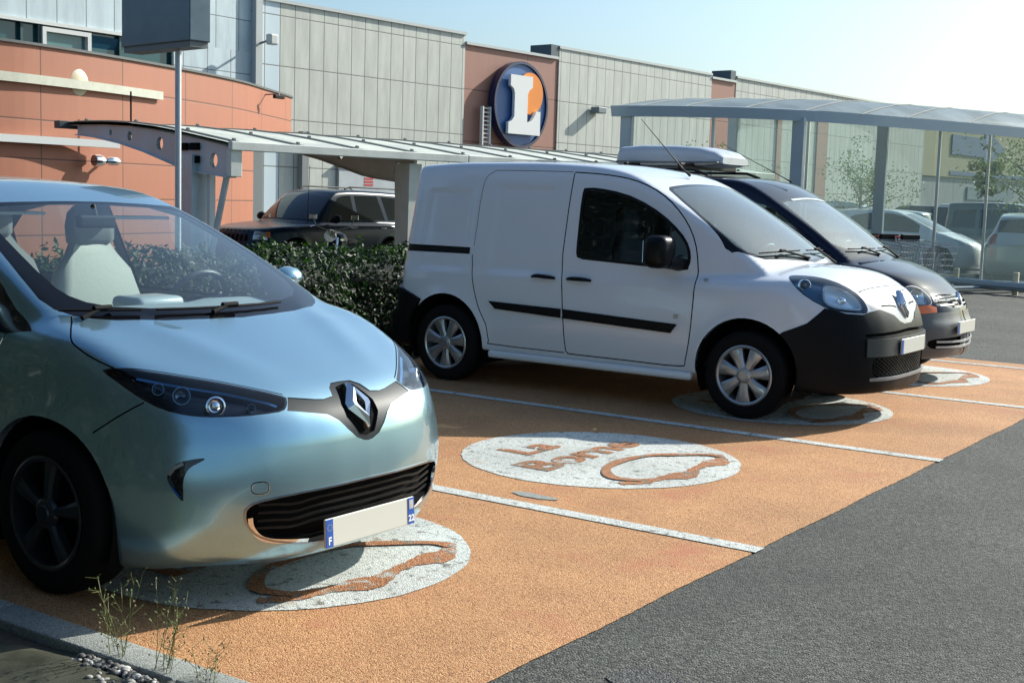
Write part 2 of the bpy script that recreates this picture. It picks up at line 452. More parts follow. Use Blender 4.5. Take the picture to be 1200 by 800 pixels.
        if wall:
            o = mesh(name, V, F, m, parent, smooth, sharp=50)
        else:
            o = mesh(name, V, F, m, parent, smooth, normals=[(-n[0], -n[1], -n[2]) for n in N] if flip else N)
        return o
    def emit_gaps(s, root):
        """each connected shut line becomes its own part"""
        idx = [i for i, l in enumerate(s.L) if l == 'gap']; par = {}
        def fd(a):
            while par.setdefault(a, a) != a: par[a] = par[par[a]]; a = par[a]
            return a
        for i in idx:
            for v in s.F[i][1:]: par[fd(v)] = fd(s.F[i][0])
        groups = {}
        for i in idx: groups.setdefault(fd(s.F[i][0]), []).append(i)
        for k, ids in groups.items():
            for i in ids: s.L[i] = 'gap_%d' % k
            s.emit(['gap_%d' % k], 'panel_gap', DARK, root, offset=-.002)
    def onto(s, pts, off=0.0, D=None):
        """slide points along D (default: nearest) onto the surface"""
        P = np.array(pts, float)
        for _ in range(8):
            g = s.f.grad(P); v = s.f(P[:, 0], P[:, 1], P[:, 2])
            if D is None: P = P - g * v[:, None]
            else:
                d = np.array(D, float); d /= np.linalg.norm(d); k = g @ d; k = np.where(np.abs(k) < .2, .2, k); P = P - d * np.clip(v / k, -.1, .1)[:, None]
        g = s.f.grad(P)
        return [tuple(p) for p in (P + g * off)], [tuple(n) for n in g]
def smooth_poly(pts, n=4, closed=True):
    """Catmull-Rom through the points"""
    P = [np.array(p, float) for p in pts]; out = []; N = len(P)
    for i in range(N if closed else N - 1):
        p0, p1, p2, p3 = (P[(i-1) % N], P[i], P[(i+1) % N], P[(i+2) % N]) if closed else (P[max(i-1, 0)], P[i], P[i+1], P[min(i+2, N-1)])
        for k in range(n):
            t = k / n; out.append(.5 * ((2*p1) + (-p0 + p2)*t + (2*p0 - 5*p1 + 4*p2 - p3)*t*t + (-p0 + 3*p1 - 3*p2 + p3)*t**3))
    if not closed: out.append(P[-1])
    return [tuple(p) for p in out]
def scaled(pts, d):
    """shrink a closed 3D outline by d metres (approximately, in its own plane)"""
    P = np.array(pts, float); n = len(P); c = P.mean(0)
    _, _, vt = np.linalg.svd(P - c); nn = vt[2]; out = []
    area = sum(np.dot(np.cross(P[i] - c, P[(i+1) % n] - c), nn) for i in range(n)); sg = 1 if area > 0 else -1
    for i in range(n):
        t = P[(i+1) % n] - P[i-1]; t /= np.linalg.norm(t) + 1e-9
        out.append(tuple(P[i] + np.cross(nn, t) * d * sg))
    return out

# ---------------------------------------------------------------- shared car pieces
def sym(half): return list(half) + [(x, -y, z) for x, y, z in reversed(half)]
def xform(pts, c=(0, 0, 0)): return [(p[0] + c[0], p[1] + c[1], p[2] + c[2]) for p in pts]
RUB = mat('tyre_rubber', (.007, .007, .0075), .8, spec=.15, bump=.2, bscale=40)
BLK = mat('black_plastic', (.007, .0075, .008), .5, spec=.2, bump=.15, bscale=300)
GLOSSBLK = mat('gloss_black', (.008, .009, .012), .12, coat=.6)
DARK = mat('void_black', (.006, .006, .006), .9, spec=.1)
CHROME = mat('chrome', (.85, .87, .9), .09, metal=1)
SILV = mat('wheel_silver', (.42, .43, .45), .32, metal=.75, coat=.3)
GREYPL = mat('grey_plastic', (.16, .165, .17), .5)
LENS = glass('lamp_lens', (.93, .96, .97), ior=1.45)
WGLASS = glass('windscreen_glass', (.62, .78, .78), ior=1.75, through=.85, film=(.54, .74, .76))  # pale cyan film paints the bright sky reflection into the pane
ZGLASS = glass('clean_windscreen', (.80, .90, .90), ior=1.55, through=.945, film=(.45, .58, .66))  # bluish film colour stands in for a veil of reflected sky
FRIT = mat('glass_border', (.004, .004, .005), .10, spec=.35)
WIPE = mat('wiper_black', (.008, .008, .009), .8, spec=.15)
DGLASS = glass('door_glass', (.38, .45, .44), ior=1.52)
INTER = mat('cabin_plastic', (.035, .037, .042), .6)
PLATEW = mat('number_plate_white', (.62, .63, .56), .35)
PLATEB = mat('number_plate_blue', (.02, .10, .42), .35)
ORANGE = mat('amber_lens', (.8, .17, .01), .15, coat=.8)
HEADLIN = mat('headliner', (.12, .12, .12), .9)

def wheel(parent, x, y, z, r, side, rim_r, w=.2, kind='cap', spokes=7, rimmat=None):
    """side = -1 when the outer face looks to -y"""
    rimmat = rimmat or SILV
    wh = empty('wheel', (x, y, z)); wh.parent = parent
    t = MB(); h = w / 2
    prof = [(rim_r - .01, -h * .8), (rim_r + .012, -h), (r - .035, -h * 1.02), (r - .008, -h * .86), (r, -h * .55), (r, h * .55), (r - .008, h * .86), (r - .035, h * 1.02), (rim_r + .012, h), (rim_r - .01, h * .8)]
    t.lathe([(a, b) for a, b in prof], 'Y', n=56)
    for q in (-.5, 0, .5):
        pass
    t.build('tyre', RUB, wh, smooth=True, sharp=50)
    s = side; o = s * h
    m = MB()
    # rim barrel and lip
    m.lathe([(rim_r, o * .93), (rim_r + .006, o * 1.0), (rim_r - .004, o * 1.04), (rim_r - .016, o * .98), (rim_r - .022, o * .4), (rim_r - .03, -o * .6)], 'Y', n=56)
    sp = MB()
    hub_o = o * .98
    for k in range(spokes):
        a = 2 * math.pi * k / spokes + .2
        ca, sa = math.cos(a), math.sin(a)
        w0, w1 = (.036, .060) if kind == 'cap' else (.022, .040)
        pts = []
        rr = [.052, rim_r * .5, rim_r * .8, rim_r - .012]; ww = [w0 * .85, w0, w0 + (w1 - w0) * .6, w1]
        oo = [hub_o, hub_o * 1.02, hub_o * 1.0, o * .93]
        V = []
        for q, u, ofs in zip(rr, ww, oo):
            for tt, dz in ((-1, -.012), (-.55, 0), (.55, 0), (1, -.012)):
                V.append((q * ca - tt * u * sa, ofs + s * dz, q * sa + tt * u * ca))
        F = []
        for i in range(3):
            for j in range(3):
                f = (i*4+j, i*4+j+1, (i+1)*4+j+1, (i+1)*4+j); F.append(f if s < 0 else f[::-1])
        for i in range(3):   # flanks
            for j in (0, 3):
                a0, a1 = i*4+j, (i+1)*4+j; n0 = len(V)
                V.append((V[a0][0], V[a0][1] - s * .03, V[a0][2])); V.append((V[a1][0], V[a1][1] - s * .03, V[a1][2])); F.append((a0, a1, n0 + 1, n0))
        sp.add(V, F)
    sp.lathe([(.001, hub_o + s * .012), (.03, hub_o + s * .012), (.034, hub_o + s * .006), (.045, hub_o + s * .006), (.056, hub_o), (.062, hub_o - s * .015)], 'Y', n=32)
    rim = m.build('rim', rimmat, wh, smooth=True, sharp=40)
    sp.build('hub_cap' if kind == 'cap' else 'spokes', rimmat, rim, smooth=True, sharp=30)
    d = MB(); d.lathe([(.001, -o * .1), (rim_r - .025, -o * .1)], 'Y', n=32); d.build('brake_disc', DARK, wh)
    return wh

def well(parent, x, z, r, y_in, y_out, side):
    m = MB(); s = side; n = 28; V = []
    for y in (y_in, y_out):
        for k in range(n + 1):
            a = math.pi * (k / n) * 1.3 - math.pi * .15; V.append((x + r * math.cos(a), s * y, z + r * math.sin(a)))
    F = [(k, k+1, n+2+k, n+1+k) for k in range(n)]; m.add(V, F)
    m.add([V[k] for k in range(n+1)] + [(x, s * y_in, z)], [(k, k+1, n+1) for k in range(n)])
    return m.build('wheel_arch_liner', DARK, parent)

def plate(parent, c, w=.52, h=.11, tilt=0, yaw=0, eu=True, right=False, name='number_plate'):
    """plate facing +x, its centre at c"""
    M = Matrix.Translation(c) @ Matrix.Rotation(yaw, 4, 'Z') @ Matrix.Rotation(tilt, 4, 'Y')
    p = MB(); p.rbox(-.006, .004, -w/2, w/2, -h/2, h/2, .004, M); o = p.build(name, PLATEW, parent)
    b = MB(); b.box(.0045, .0062, -w/2 + .002, -w/2 + .04, -h/2 + .002, h/2 - .002, M)
    b.build('blue_band', PLATEB, o)
    if right: b = MB(); b.box(.0045, .0062, w/2 - .04, w/2 - .002, -h/2 + .002, h/2 - .002, M); b.build('blue_band', PLATEB, o)
    return o, M
def text_mesh(name, body, size, M, m, parent=None, depth=.002, bold=.0, align='CENTER', xs=1.0):
    cu = bpy.data.curves.new(name, 'FONT'); cu.body = body; cu.size = size; cu.extrude = depth; cu.offset = bold; cu.align_x = align; cu.align_y = 'CENTER'; cu.resolution_u = 3
    t = bpy.data.objects.new(name, cu); COL.objects.link(t)
    dg = bpy.context.evaluated_depsgraph_get(); me = bpy.data.meshes.new_from_object(t.evaluated_get(dg)); bpy.data.objects.remove(t)
    me.transform(Matrix.Diagonal((xs, 1, 1, 1))); me.transform(M); me.materials.clear(); me.materials.append(m)
    o = bpy.data.objects.new(name, me); COL.objects.link(o)
    if parent: o.parent = parent
    return o

def lozenge(parent, c, w, h, tilt, frame=.022, depth=.018, yaw=0.0, solid=True):
    """diamond badge in the local y-z plane facing +x, tilted back"""
    M = Matrix.Translation(c) @ Matrix.Rotation(yaw, 4, 'Z') @ Matrix.Rotation(-tilt, 4, 'Y')
    def ring(sy, sz, x): return [(x, 0, sz), (x, sy, sz * .12), (x, sy, -sz * .12), (x, 0, -sz), (x, -sy, -sz * .12), (x, -sy, sz * .12)]
    V = []; F = []
    for sy, sz, x in ((w/2, h/2, 0), (w/2 * .96, h/2 * .97, depth * .6), (w/2 * .62, h/2 * .66, depth), (w * .15, h * .22, depth * .9), (w * .12, h * .19, depth * .2)):
        V += [tuple(M @ Vector(p)) for p in ring(sy, sz, x)]
    for i in range(4):
        for k in range(6): F.append((i*6 + k, i*6 + (k+1) % 6, (i+1)*6 + (k+1) % 6, (i+1)*6 + k))
    F.append(tuple(range(24, 30)))
    m = MB(); m.add(V, F); o = m.build('badge', CHROME, parent)
    d = MB(); d.add([tuple(M @ Vector(p)) for p in ring(w * .115, h * .185, depth * .3)], [(0, 1, 2, 3, 4, 5)]); d.build('badge_centre', GLOSSBLK, o)
    return o

def seat(parent, x, y, z, m, m2, head=True, w=.26):
    """seat facing +x; x,y = centre of the cushion's rear edge, z cushion top"""
    st = empty('seat', (x, y, z)); st.parent = parent
    def pad(name, rows, mm, wd):
        # rows: (x, z, halfwidth, thickness)
        V = []; F = []; n = 12
        for (px, pz, hw, th) in rows:
            for k in range(n):
                a = 2 * math.pi * k / n; c, s_ = math.cos(a), math.sin(a)
                yy = hw * (abs(c) ** .55) * (1 if c > 0 else -1)
                tt = th * (abs(s_) ** .7) * (1 if s_ > 0 else -1)
                bol = .022 * max(0, abs(c) - .6) / .4 if s_ > 0 else 0
                V.append((px + (tt + bol) * wd[0], yy, pz + (tt + bol) * wd[1]))
        for i in range(len(rows) - 1):
            for k in range(n): F.append((i*n + k, i*n + (k+1) % n, (i+1)*n + (k+1) % n, (i+1)*n + k))
        F += [tuple(range(n))[::-1], tuple((len(rows)-1)*n + k for k in range(n))]
        return MB().add(V, F).build(name, mm, st, smooth=True, sharp=60)
    pad('seat_cushion', [(-.02, -.08, .2, .05), (.0, -.06, w * .94, .07), (.25, -.05, w, .075), (.46, -.035, w * .95, .075), (.50, -.05, w * .85, .05)], m, (0, 1))
    pad('backrest', [(.02, -.02, w * .9, .05), (-.01, .06, w, .075), (-.035, .30, w * 1.0, .07), (-.06, .44, w * .84, .06), (-.075, .52, w * .55, .05), (-.085, .57, w * .44, .042), (-.09, .60, w * .38, .03)], m, (.97, .22))
    if head: pad('headrest', [(-.075, .565, .09, .03), (-.075, .59, .125, .05), (-.08, .67, .13, .052), (-.09, .735, .11, .045), (-.095, .765, .08, .02)], m2, (.97, .2))
    return st

def mirror_housing(parent, c, side, m, sx=.11, sy=.10, sz=.085, neck=None):
    V = []; F = []; n = 14; rows = 8
    for i in range(rows + 1):
        u = i / rows; ph = -math.pi/2 + math.pi * u
        for k in range(n):
            a = 2 * math.pi * k / n
            x = math.sin(ph); r = math.cos(ph)
            if x < 0: x *= .35
            V.append((c[0] + x * sx, c[1] + r * math.cos(a) * sy * 1.0, c[2] + r * math.sin(a) * sz * (1.0 if math.sin(a) > 0 else .85)))
    for i in range(rows):
        for k in range(n): F.append((i*n + k, (i+1)*n + k, (i+1)*n + (k+1) % n, i*n + (k+1) % n))
    o = MB().add(V, F).build('wing_mirror', m, parent, smooth=True, sharp=80)
    g = MB(); g.rbox(c[0] - sx * .40, c[0] - sx * .33, c[1] - sy * .75, c[1] + sy * .75, c[2] - sz * .62, c[2] + sz * .72, .003); g.build('mirror_glass', CHROME, o)
    if neck:
        b = MB(); b.tube([(c[0], c[1] + side * -.0, c[2] - sz * .7), neck], [.022, .03], 10); b.build('mirror_arm', BLK, o, smooth=True)
    return o
def wiper(parent, pts, nrm, arm_from, m=None):
    m = m or WIPE
    o = MB(); o.tube([p for p in pts], [.006] * len(pts), 6); 
    o.tube([arm_from, tuple((Vector(pts[len(pts)//2]) + Vector(nrm) * .012))], [.011, .007], 6)
    k = len(pts)//2; c = Vector(pts[k]) + Vector(nrm) * .01
    o.tube([tuple(c - Vector((0, .04, 0))), tuple(c + Vector((0, .04, 0)))], .012, 6)
    return o.build('windscreen_wiper', m, parent, smooth=True)

# ---------------------------------------------------------------- the ice blue electric hatchback in front
def build_hatch():
    F = HatchField(); S = Shell(F, .030)
    PAINT = mat('ice_blue_paint', (.33, .54, .63), .25, metal=.82, coat=1.0)
    root = empty('parked_car', (-4.09, 3.75, 0), label='pale ice blue electric hatchback parked nearest, diamond badge on its nose', cat='car')
    # windscreen (outer = black border, inner = clear glass)
    WSO = sym([(.134, 0, 1.003), (.114, -.19, 1.006), (.078, -.36, 1.008), (.016, -.532, 1.013), (-.043, -.615, 1.020), (-.091, -.664, 1.033), (-.15, -.700, 1.060), (-.232, -.712, 1.095), (-.387, -.690, 1.172), (-.510, -.668, 1.237), (-.634, -.645, 1.295), (-.80, -.612, 1.372), (-.93, -.585, 1.425), (-.965, -.560, 1.440), (-.93, -.42, 1.448), (-.905, -.25, 1.452), (-.896, 0, 1.453)])
    WSI = sym([(.045, 0, 1.04), (.03, -.19, 1.042), (-.01, -.36, 1.045), (-.075, -.50, 1.052), (-.14, -.57, 1.066), (-.20, -.605, 1.09), (-.26, -.618, 1.12), (-.387, -.615, 1.18), (-.510, -.602, 1.24), (-.634, -.585, 1.30), (-.80, -.560, 1.37), (-.885, -.54, 1.405), (-.90, -.50, 1.415), (-.885, -.30, 1.425), (-.878, 0, 1.428)])
    DW = (.45, 0, .9)
    S.region(WSO, 'frit', DW, faces_dot=-.1)
    S.region(WSI, 'wsglass', DW, frm='frit', faces_dot=-.1)
    # side windows (right side and mirrored)
    D = (0, -1, .25)
    def sp(pts): return [(x, 0, z) for x, z in pts]
    def sideproj(pts, n=3):  # (x, z) -> on the flank
        return [(x, -.75 - 0.0, z) for x, z in pts]
    DY = (0, -1, 0)
    def side(pts, label, frm=None, dot=.15, near=.6):
        S.region([(x, -.72, z) for x, z in pts], label, DY, frm, dot, near, mirror=True)
    side([(-.16, .975), (-.185, .99), (-.30, 1.045), (-.46, 1.15), (-.50, 1.165), (-.50, .975), (-.30, .955)], 'sail')
    side([(-.52, .985), (-.52, 1.17), (-.70, 1.275), (-.95, 1.385), (-1.25, 1.44), (-1.52, 1.455), (-1.52, 1.0)], 'sglass')
    side([(-1.58, 1.005), (-1.58, 1.455), (-1.9, 1.44), (-2.25, 1.38), (-2.42, 1.27), (-2.46, 1.10), (-2.40, 1.04)], 'sglass')
    side([(-.40, 1.115), (-.72, 1.297), (-.96, 1.405), (-1.25, 1.462), (-1.58, 1.476), (-1.9, 1.46), (-2.28, 1.395), (-2.45, 1.28), (-2.49, 1.09), (-2.40, 1.02), (-1.5, .98), (-.5, .96), (-.40, .96)], 'pillar', frm={'body'})
    # arches
    for cx in (0, -2.588):
        side([(cx + .365 * math.cos(a), .315 + .365 * math.sin(a)) for a in np.linspace(0, 2*math.pi, 49)[:-1] if True], 'cut', dot=-.9, near=.35)
    # headlamps
    HL = [(.244, -.788, .866), (.303, -.750, .877), (.374, -.694, .868), (.454, -.615, .851), (.528, -.529, .831), (.593, -.453, .811), (.634, -.402, .796), (.690, -.325, .770), (.707, -.322, .760), (.728, -.345, .737), (.733, -.386, .724), (.696, -.496, .718), (.645, -.584, .718), (.600, -.643, .721), (.545, -.692, .730), (.478, -.731, .750), (.398, -.760, .786), (.306, -.780, .833)]
    DH = (.62, -.55, .56)
    S.region(smooth_poly(HL, 2), 'lamp_rim', DH, mirror=True)
    S.region(smooth_poly(scaled(HL, .008), 2), 'lamp', DH, frm='lamp_rim', mirror=True)
    # black band with the badge niche
    BT = [(.678, 0, .795), (.682, -.055, .795), (.70, -.088, .778), (.735, -.108, .752), (.742, -.16, .749), (.735, -.20, .752), (.700, -.312, .766)]
    BB = [(.738, -.352, .724), (.775, -.240, .708), (.787, -.186, .698), (.803, -.142, .672), (.818, -.105, .634), (.826, -.065, .600), (.829, -.025, .584), (.829, 0, .580)]
    S.region(sym(BT + BB), 'band', (.85, 0, .5), frm='body')
    NI = sym([(.69, 0, .786), (.70, -.048, .779), (.765, -.088, .720), (.80, -.088, .68), (.826, -.04, .612), (.828, 0, .604)])
    S.region(NI, 'niche', (.85, 0, .5), frm='band')
    # lower grille
    GR = smooth_poly(sym([(.837, 0, .437), (.80, -.337, .433), (.762, -.49, .420), (.737, -.539, .402), (.726, -.553, .375), (.727, -.545, .335), (.74, -.510, .290), (.752, -.460, .262), (.765, -.39, .240), (.776, -.25, .213), (.78, 0, .205)]), 2)
    S.region(GR, 'grille_edge', (1, 0, 0))
    S.region(scaled(GR, .008), 'grille', (1, 0, 0), frm='grille_edge')
    # boomerang lamps, tow cap
    FG = smooth_poly([(.548, -.750, .515), (.562, -.736, .550), (.590, -.710, .570), (.636, -.664, .580), (.640, -.664, .572), (.614, -.694, .552), (.600, -.711, .526), (.597, -.720, .489), (.599, -.720, .430), (.582, -.733, .446), (.558, -.747, .487)], 2)
    S.region(FG, 'foglamp', (.65, -.75, 0), frm='body', mirror=True)
    S.stroke(smooth_poly([(.745, -.525, .482), (.769, -.477, .480), (.769, -.477, .444), (.746, -.525, .447)], 4), .004, 'gap', (.9, -.4, 0), closed=True)
    # shut lines
    S.stroke(smooth_poly([(-.095, -.668, 1.030), (-.049, -.701, 1.011), (.027, -.760, .981), (.068, -.787, .955), (.117, -.792, .932), (.192, -.785, .903), (.283, -.765, .875)], 3, closed=False), .006, D=(.1, -.6, .8), mirror=True, frm='body')
    S.stroke([(x, y, z + .010) for x, y, z in ((.30, -.758, .874), (.374, -.692, .868), (.454, -.613, .851), (.528, -.527, .831), (.593, -.451, .811), (.634, -.400, .796), (.688, -.325, .772))], .005, D=(.4, -.4, .8), mirror=True, frm='body')
    S.stroke([(.430, -.755, .766), (.342, -.809, .705), (.255, -.838, .645)], .006, D=(.3, -1, .1), mirror=True, frm='body')
    side_lines = [[(-.30, .955), (-.33, .80), (-.36, .5), (-.34, .28)], [(-1.52, .99), (-1.54, .7), (-1.53, .26)], [(-2.36, 1.03), (-2.42, .88), (-2.30, .68), (-2.16, .55), (-2.14, .26)]]
    for ln in side_lines: S.stroke([(x, -.8, z) for x, z in ln], .006, D=(0, -1, 0), frm='body', mirror=True)
    S.stroke([(x, -.8, .255) for x in (-.34, -1, -1.6, -2.14)], .006, D=(0, -1, 0), frm='body', mirror=True)
    S.fix()
    S.emit(['body'], 'body', PAINT, root)
    S.emit_gaps(root)
    S.emit(['frit'], 'windscreen_border', FRIT, root)
    S.emit(['wsglass'], 'windscreen', ZGLASS, root)
    for s_, nm in ((lambda x, y, z: y < 0, 'R'), (lambda x, y, z: y > 0, 'L')):
        S.emit(['sglass'], 'side_window', glass('clear_side_glass', (.82, .90, .88), ior=1.5), root, keep=s_)
        S.emit(['sail', 'pillar'], 'window_pillar', GLOSSBLK, root, keep=s_)
    # inner lining, keeps the cabin from showing body colour
    S.emit(['body', 'pillar', 'sail'], 'cabin_lining', HEADLIN, root, offset=-.018, keep=lambda x, y, z: z > .97 and x < -.12, flip=True)
    # niche + band
    S.emit(['band'], 'badge_band', mat('satin_black_panel', (.012, .018, .022), .5, spec=.25), root, offset=-.003)
    S.emit(['niche'], 'badge_recess', DARK, root, offset=-.012, wall=-.012)
    S.emit(['grille_edge'], 'grille_surround', mat('dark_chrome', (.30, .33, .37), .15, metal=1), root, offset=.003, wall=.01)
    gr = S.emit(['grille'], 'lower_grille', DARK, root, offset=-.05, wall=-.05)
    for z0 in (.395, .365, .335, .305):
        L_ = .50 if z0 > .3 else .4
        pts = [(.8, y, z0 + (-.012 * math.exp(-((abs(y) - .36) / .07) ** 2)) ) for y in np.linspace(-L_, L_, 25)]
        P_, N_ = S.onto(pts, -.022, D=(1, 0, 0))
        MB().ribbon(P_, N_, .010, .006).build('grille_bar', BLK, gr)
    # bright lower lip of the grille
    for sg in (-1, 1):
        pts = [(.75, sg * y, z) for y, z in ((.530, .355), (.522, .32), (.495, .284), (.455, .262), (.39, .247), (.28, .232))]
        P_, N_ = S.onto(smooth_poly(pts, 4, False), -.006, D=(1, 0, 0)); MB().ribbon(P_, N_, .018, .008).build('grille_trim', CHROME, root, smooth=True, sharp=30)
    for sgn in (-1, 1):
        kp = (lambda x, y, z: y < 0) if sgn < 0 else (lambda x, y, z: y > 0)
        hl = S.emit(['lamp'], 'headlight', LENS, root, keep=kp, offset=.001)
        S.emit(['lamp_rim'], 'headlight_rim', GLOSSBLK, hl, keep=kp)
        S.emit(['lamp'], 'headlight_housing', mat('lamp_housing', (.006, .012, .022), .2, spec=.4), hl, keep=kp, offset=-.045, wall=-.045)
        # reflectors: a ringed projector and cup lamps
        c, n_ = S.onto([(.60, sgn * .575, .765)], -.03); c = Vector(c[0]); n_ = Vector((.86, sgn * .45, .15)).normalized()
        rot = n_.to_track_quat('Y', 'Z').to_matrix().to_4x4()
        a = MB(); a.lathe([(.034, -.01), (.036, .022), (.030, .024), (.028, .005)], 'Y', n=24); a.lathe([(.027, -.005), (.024, .012), (.014, .02), (.001, .023)], 'Y', n=24)
        o = a.build('projector_lamp', CHROME, hl, smooth=True); o.data.transform(Matrix.Translation(c) @ rot)
        for (px, py, pz, rr) in ((.50, .645, .792, .030), (.43, .695, .815, .020), (.665, .455, .750, .014)):
            c, _ = S.onto([(px, sgn * py, pz)], -.03); a = MB(); a.lathe([(.001, -.02), (rr * .6, -.014), (rr, .006), (rr * 1.1, .006)], 'Y', n=16)
            o = a.build('reflector', mat('blue_reflector', (.10, .16, .24), .22, metal=.8), hl, smooth=True); o.data.transform(Matrix.Translation(Vector(c[0])) @ rot)
        pts = [(.35, sgn * .725, .845), (.47, sgn * .63, .822), (.58, sgn * .50, .792), (.68, sgn * .38, .757), (.70, sgn * .36, .745)]
        P_, N_ = S.onto(pts, -.028); MB().ribbon(P_, N_, .012, .004).build('light_strip', mat('blue_trim', (.06, .22, .45), .2, metal=.6, coat=.6), hl)
        fg = S.emit(['foglamp'], 'daytime_lamp', GLOSSBLK, root, keep=kp, offset=-.02, wall=-.02)
        P_, N_ = S.onto([(.552, sgn * .748, .52), (.566, sgn * .737, .545), (.59, sgn * .715, .562)], -.012); MB().ribbon(P_, N_, .012, .006).build('lamp_strip', SILV, fg)
        P_, N_ = S.onto([(.56, sgn * .747, .475), (.585, sgn * .73, .44)], -.012); MB().ribbon(P_, N_, .010, .006).build('lamp_strip', PLATEB, fg)
        # mirrors, door handles
        mirror_housing(root, (-.54, sgn * .93, 1.10), sgn, mat('ice_blue_paint'), .075, .09, .055, neck=(-.48, sgn * .80, 1.0))
        P_, N_ = S.onto([(x, sgn * .82, .90) for x in (-1.22, -1.32, -1.42)], .012, D=(0, sgn, 0)); MB().tube(P_, .011, 8).build('door_handle', PAINT, root, smooth=True)
    lozenge(root, (.752, 0, .697), .142, .205, math.atan2(.15, .19), depth=.05)
    # plate
    p, M = plate(root, (.852, -.003, .262), tilt=math.radians(-3), right=True)
    TX = M @ Matrix(((0, 0, 1, .0065), (1, 0, 0, 0), (0, 1, 0, 0), (0, 0, 0, 1)))
    def on_plate(dy, dz): return TX @ Matrix.Translation((dy, dz, 0))
    WH = mat('white_print', (.85, .86, .86), .4)
    text_mesh('country_letter', 'F', .040, on_plate(-.239, -.030), WH, p, .0008, .001)
    text_mesh('region_number', '22', .036, on_plate(.239, -.030), WH, p, .0008, .0012)
    k = MB()
    for i in range(12):
        a = i * math.pi / 6; k.lathe([(.0001, .0008), (.0016, .0008)], 'X', (.0065, -.239 + .012 * math.cos(a), .022 + .012 * math.sin(a)), 5)
    o = k.build('star_ring', mat('star_yellow', (.7, .6, .1), .4), p); o.data.transform(M)
    k = MB(); k.rbox(.0064, .0074, .226, .252, .008, .045, .0004, M); k.rbox(.0066, .0078, .231, .247, .012, .030, .0004, M); k.build('region_crest', mat('crest_grey', (.45, .46, .44), .5), p)
    # underside lip
    # wheels
    for x in (0, -2.588):
        for sg in (-1, 1):
            wheel(root, x, sg * .765, .312, .312, sg, .212, .195, 'alloy', 5 if x == 0 else 5, mat('dark_alloy', (.035, .042, .05), .30, metal=.5, coat=.2))
            well(root, x, .315, .366, .45, .84, sg)
    # cabin: floor pan, dashboard, seats, steering wheel
    c = MB(); c.box(-2.9, .0, -.74, .74, .30, .34); c.box(-2.95, -2.9, -.7, .7, .3, 1.0); c.build('cabin_floor', INTER, root)
    d = MB(); V = []; rows = [(.085, 1.0), (.02, 1.01), (-.10, 1.022), (-.22, 1.03), (-.32, 1.03), (-.38, 1.01), (-.42, .95), (-.44, .80), (-.42, .6)]
    ys = np.linspace(-.70, .70, 15)
    for (x, z) in rows:
        for y in ys: V.append((x - .22 * (y / .7) ** 2 * (1 if x > -.3 else .3), y, z - .02 * (abs(y) / .7) ** 3 + (.012 if abs(y - .36) < .2 and x < -.2 else 0)))
    F_ = [(i*15 + j, i*15 + j + 1, (i+1)*15 + j + 1, (i+1)*15 + j) for i in range(len(rows)-1) for j in range(14)]
    dm = mat('dashboard_grey', (.30, .34, .36), .55, bump=.1, bscale=200)
    dash = d.add(V, F_).build('dashboard', dm, root, smooth=True, sharp=50)
    v = MB()
    for sy in (-.30, .14):
        for i in range(12):
            y = sy + i * .02; v.box(-.02 - .1 * y * y - .03, -.02 - .1 * y * y + .005, y, y + .009, 1.024, 1.0275)
    v.build('air_vent', DARK, dash)
    CR = mat('cream_leather', (.47, .48, .44), .5, bump=.08, bscale=60); CR2 = mat('grey_leather', (.20, .215, .22), .5)
    for sy in (-.37, .37):
        st = seat(root, -1.28, sy, .66, CR, CR2 if sy < 0 else CR2, w=.26)
    for sy in (-.36, .36): seat(root, -2.12, sy, .66, mat('rear_seat_grey', (.2, .21, .21), .7), mat('rear_seat_grey'), w=.3)
    sw = MB(); cS = Vector((-.58, .37, .985)); rr = []
    q = Matrix.Rotation(R(-65), 4, 'Y')
    sw.tube([tuple(cS + q @ Vector((.175 * math.cos(a), .175 * math.sin(a), 0))) for a in np.linspace(0, 2*math.pi, 33)[:-1]], .014, 8, closed=True)
    for a in (0.2, math.pi - .2, -math.pi/2):
        sw.tube([tuple(cS), tuple(cS + q @ Vector((.17 * math.sin(a) , .17 * math.cos(a), 0)))], .018, 6)
    sw.lathe([(.001, .02), (.05, .012), (.055, -.01)], 'Z', (0, 0, 0), 16)
    n0 = len(sw.V) - 48
    for i in range(n0, len(sw.V)): sw.V[i] = tuple(cS + q @ Vector(sw.V[i]))
    sw.build('steering_wheel', mat('steering_dark', (.05, .055, .06), .5), root, smooth=True)
    pd = MB(); pd.rbox(-.56, -.36, -.13, .13, .99, 1.055, .03); pd.build('instrument_pod', mat('pod_white', (.42, .46, .48), .35, coat=.4), root, smooth=True)
    im = MB(); im.rbox(-.84, -.80, -.10, .10, 1.335, 1.395, .012); im.tube([(-.82, 0, 1.39), (-.84, 0, 1.44)], .01); im.build('rear_view_mirror', BLK, root)
    vs = MB(); vs.rbox(-1.08, -.93, .18, .52, 1.372, 1.386, .006); vs.rbox(-1.08, -.93, -.52, -.18, 1.39, 1.404, .006); vs.build('sun_visor', mat('visor_grey', (.5, .5, .48), .8), root)
    # wipers parked at the foot of the screen
    for (y0, y1) in ((-.36, .30), (-.70, -.42)):
        pts = [(0.06, y, 1.04) for y in np.linspace(y0, y1, 7)]
        P_, N_ = S.onto([(.075 - .42 * p[1] ** 2, p[1], 1.03) for p in pts], .016)
        yc = (y0 + y1) / 2; A_, _ = S.onto([(.09 - .42 * yc ** 2, yc - .10, 1.015)], .012)
        wiper(root, P_, (.4, 0, .9), A_[0])
    return root, S

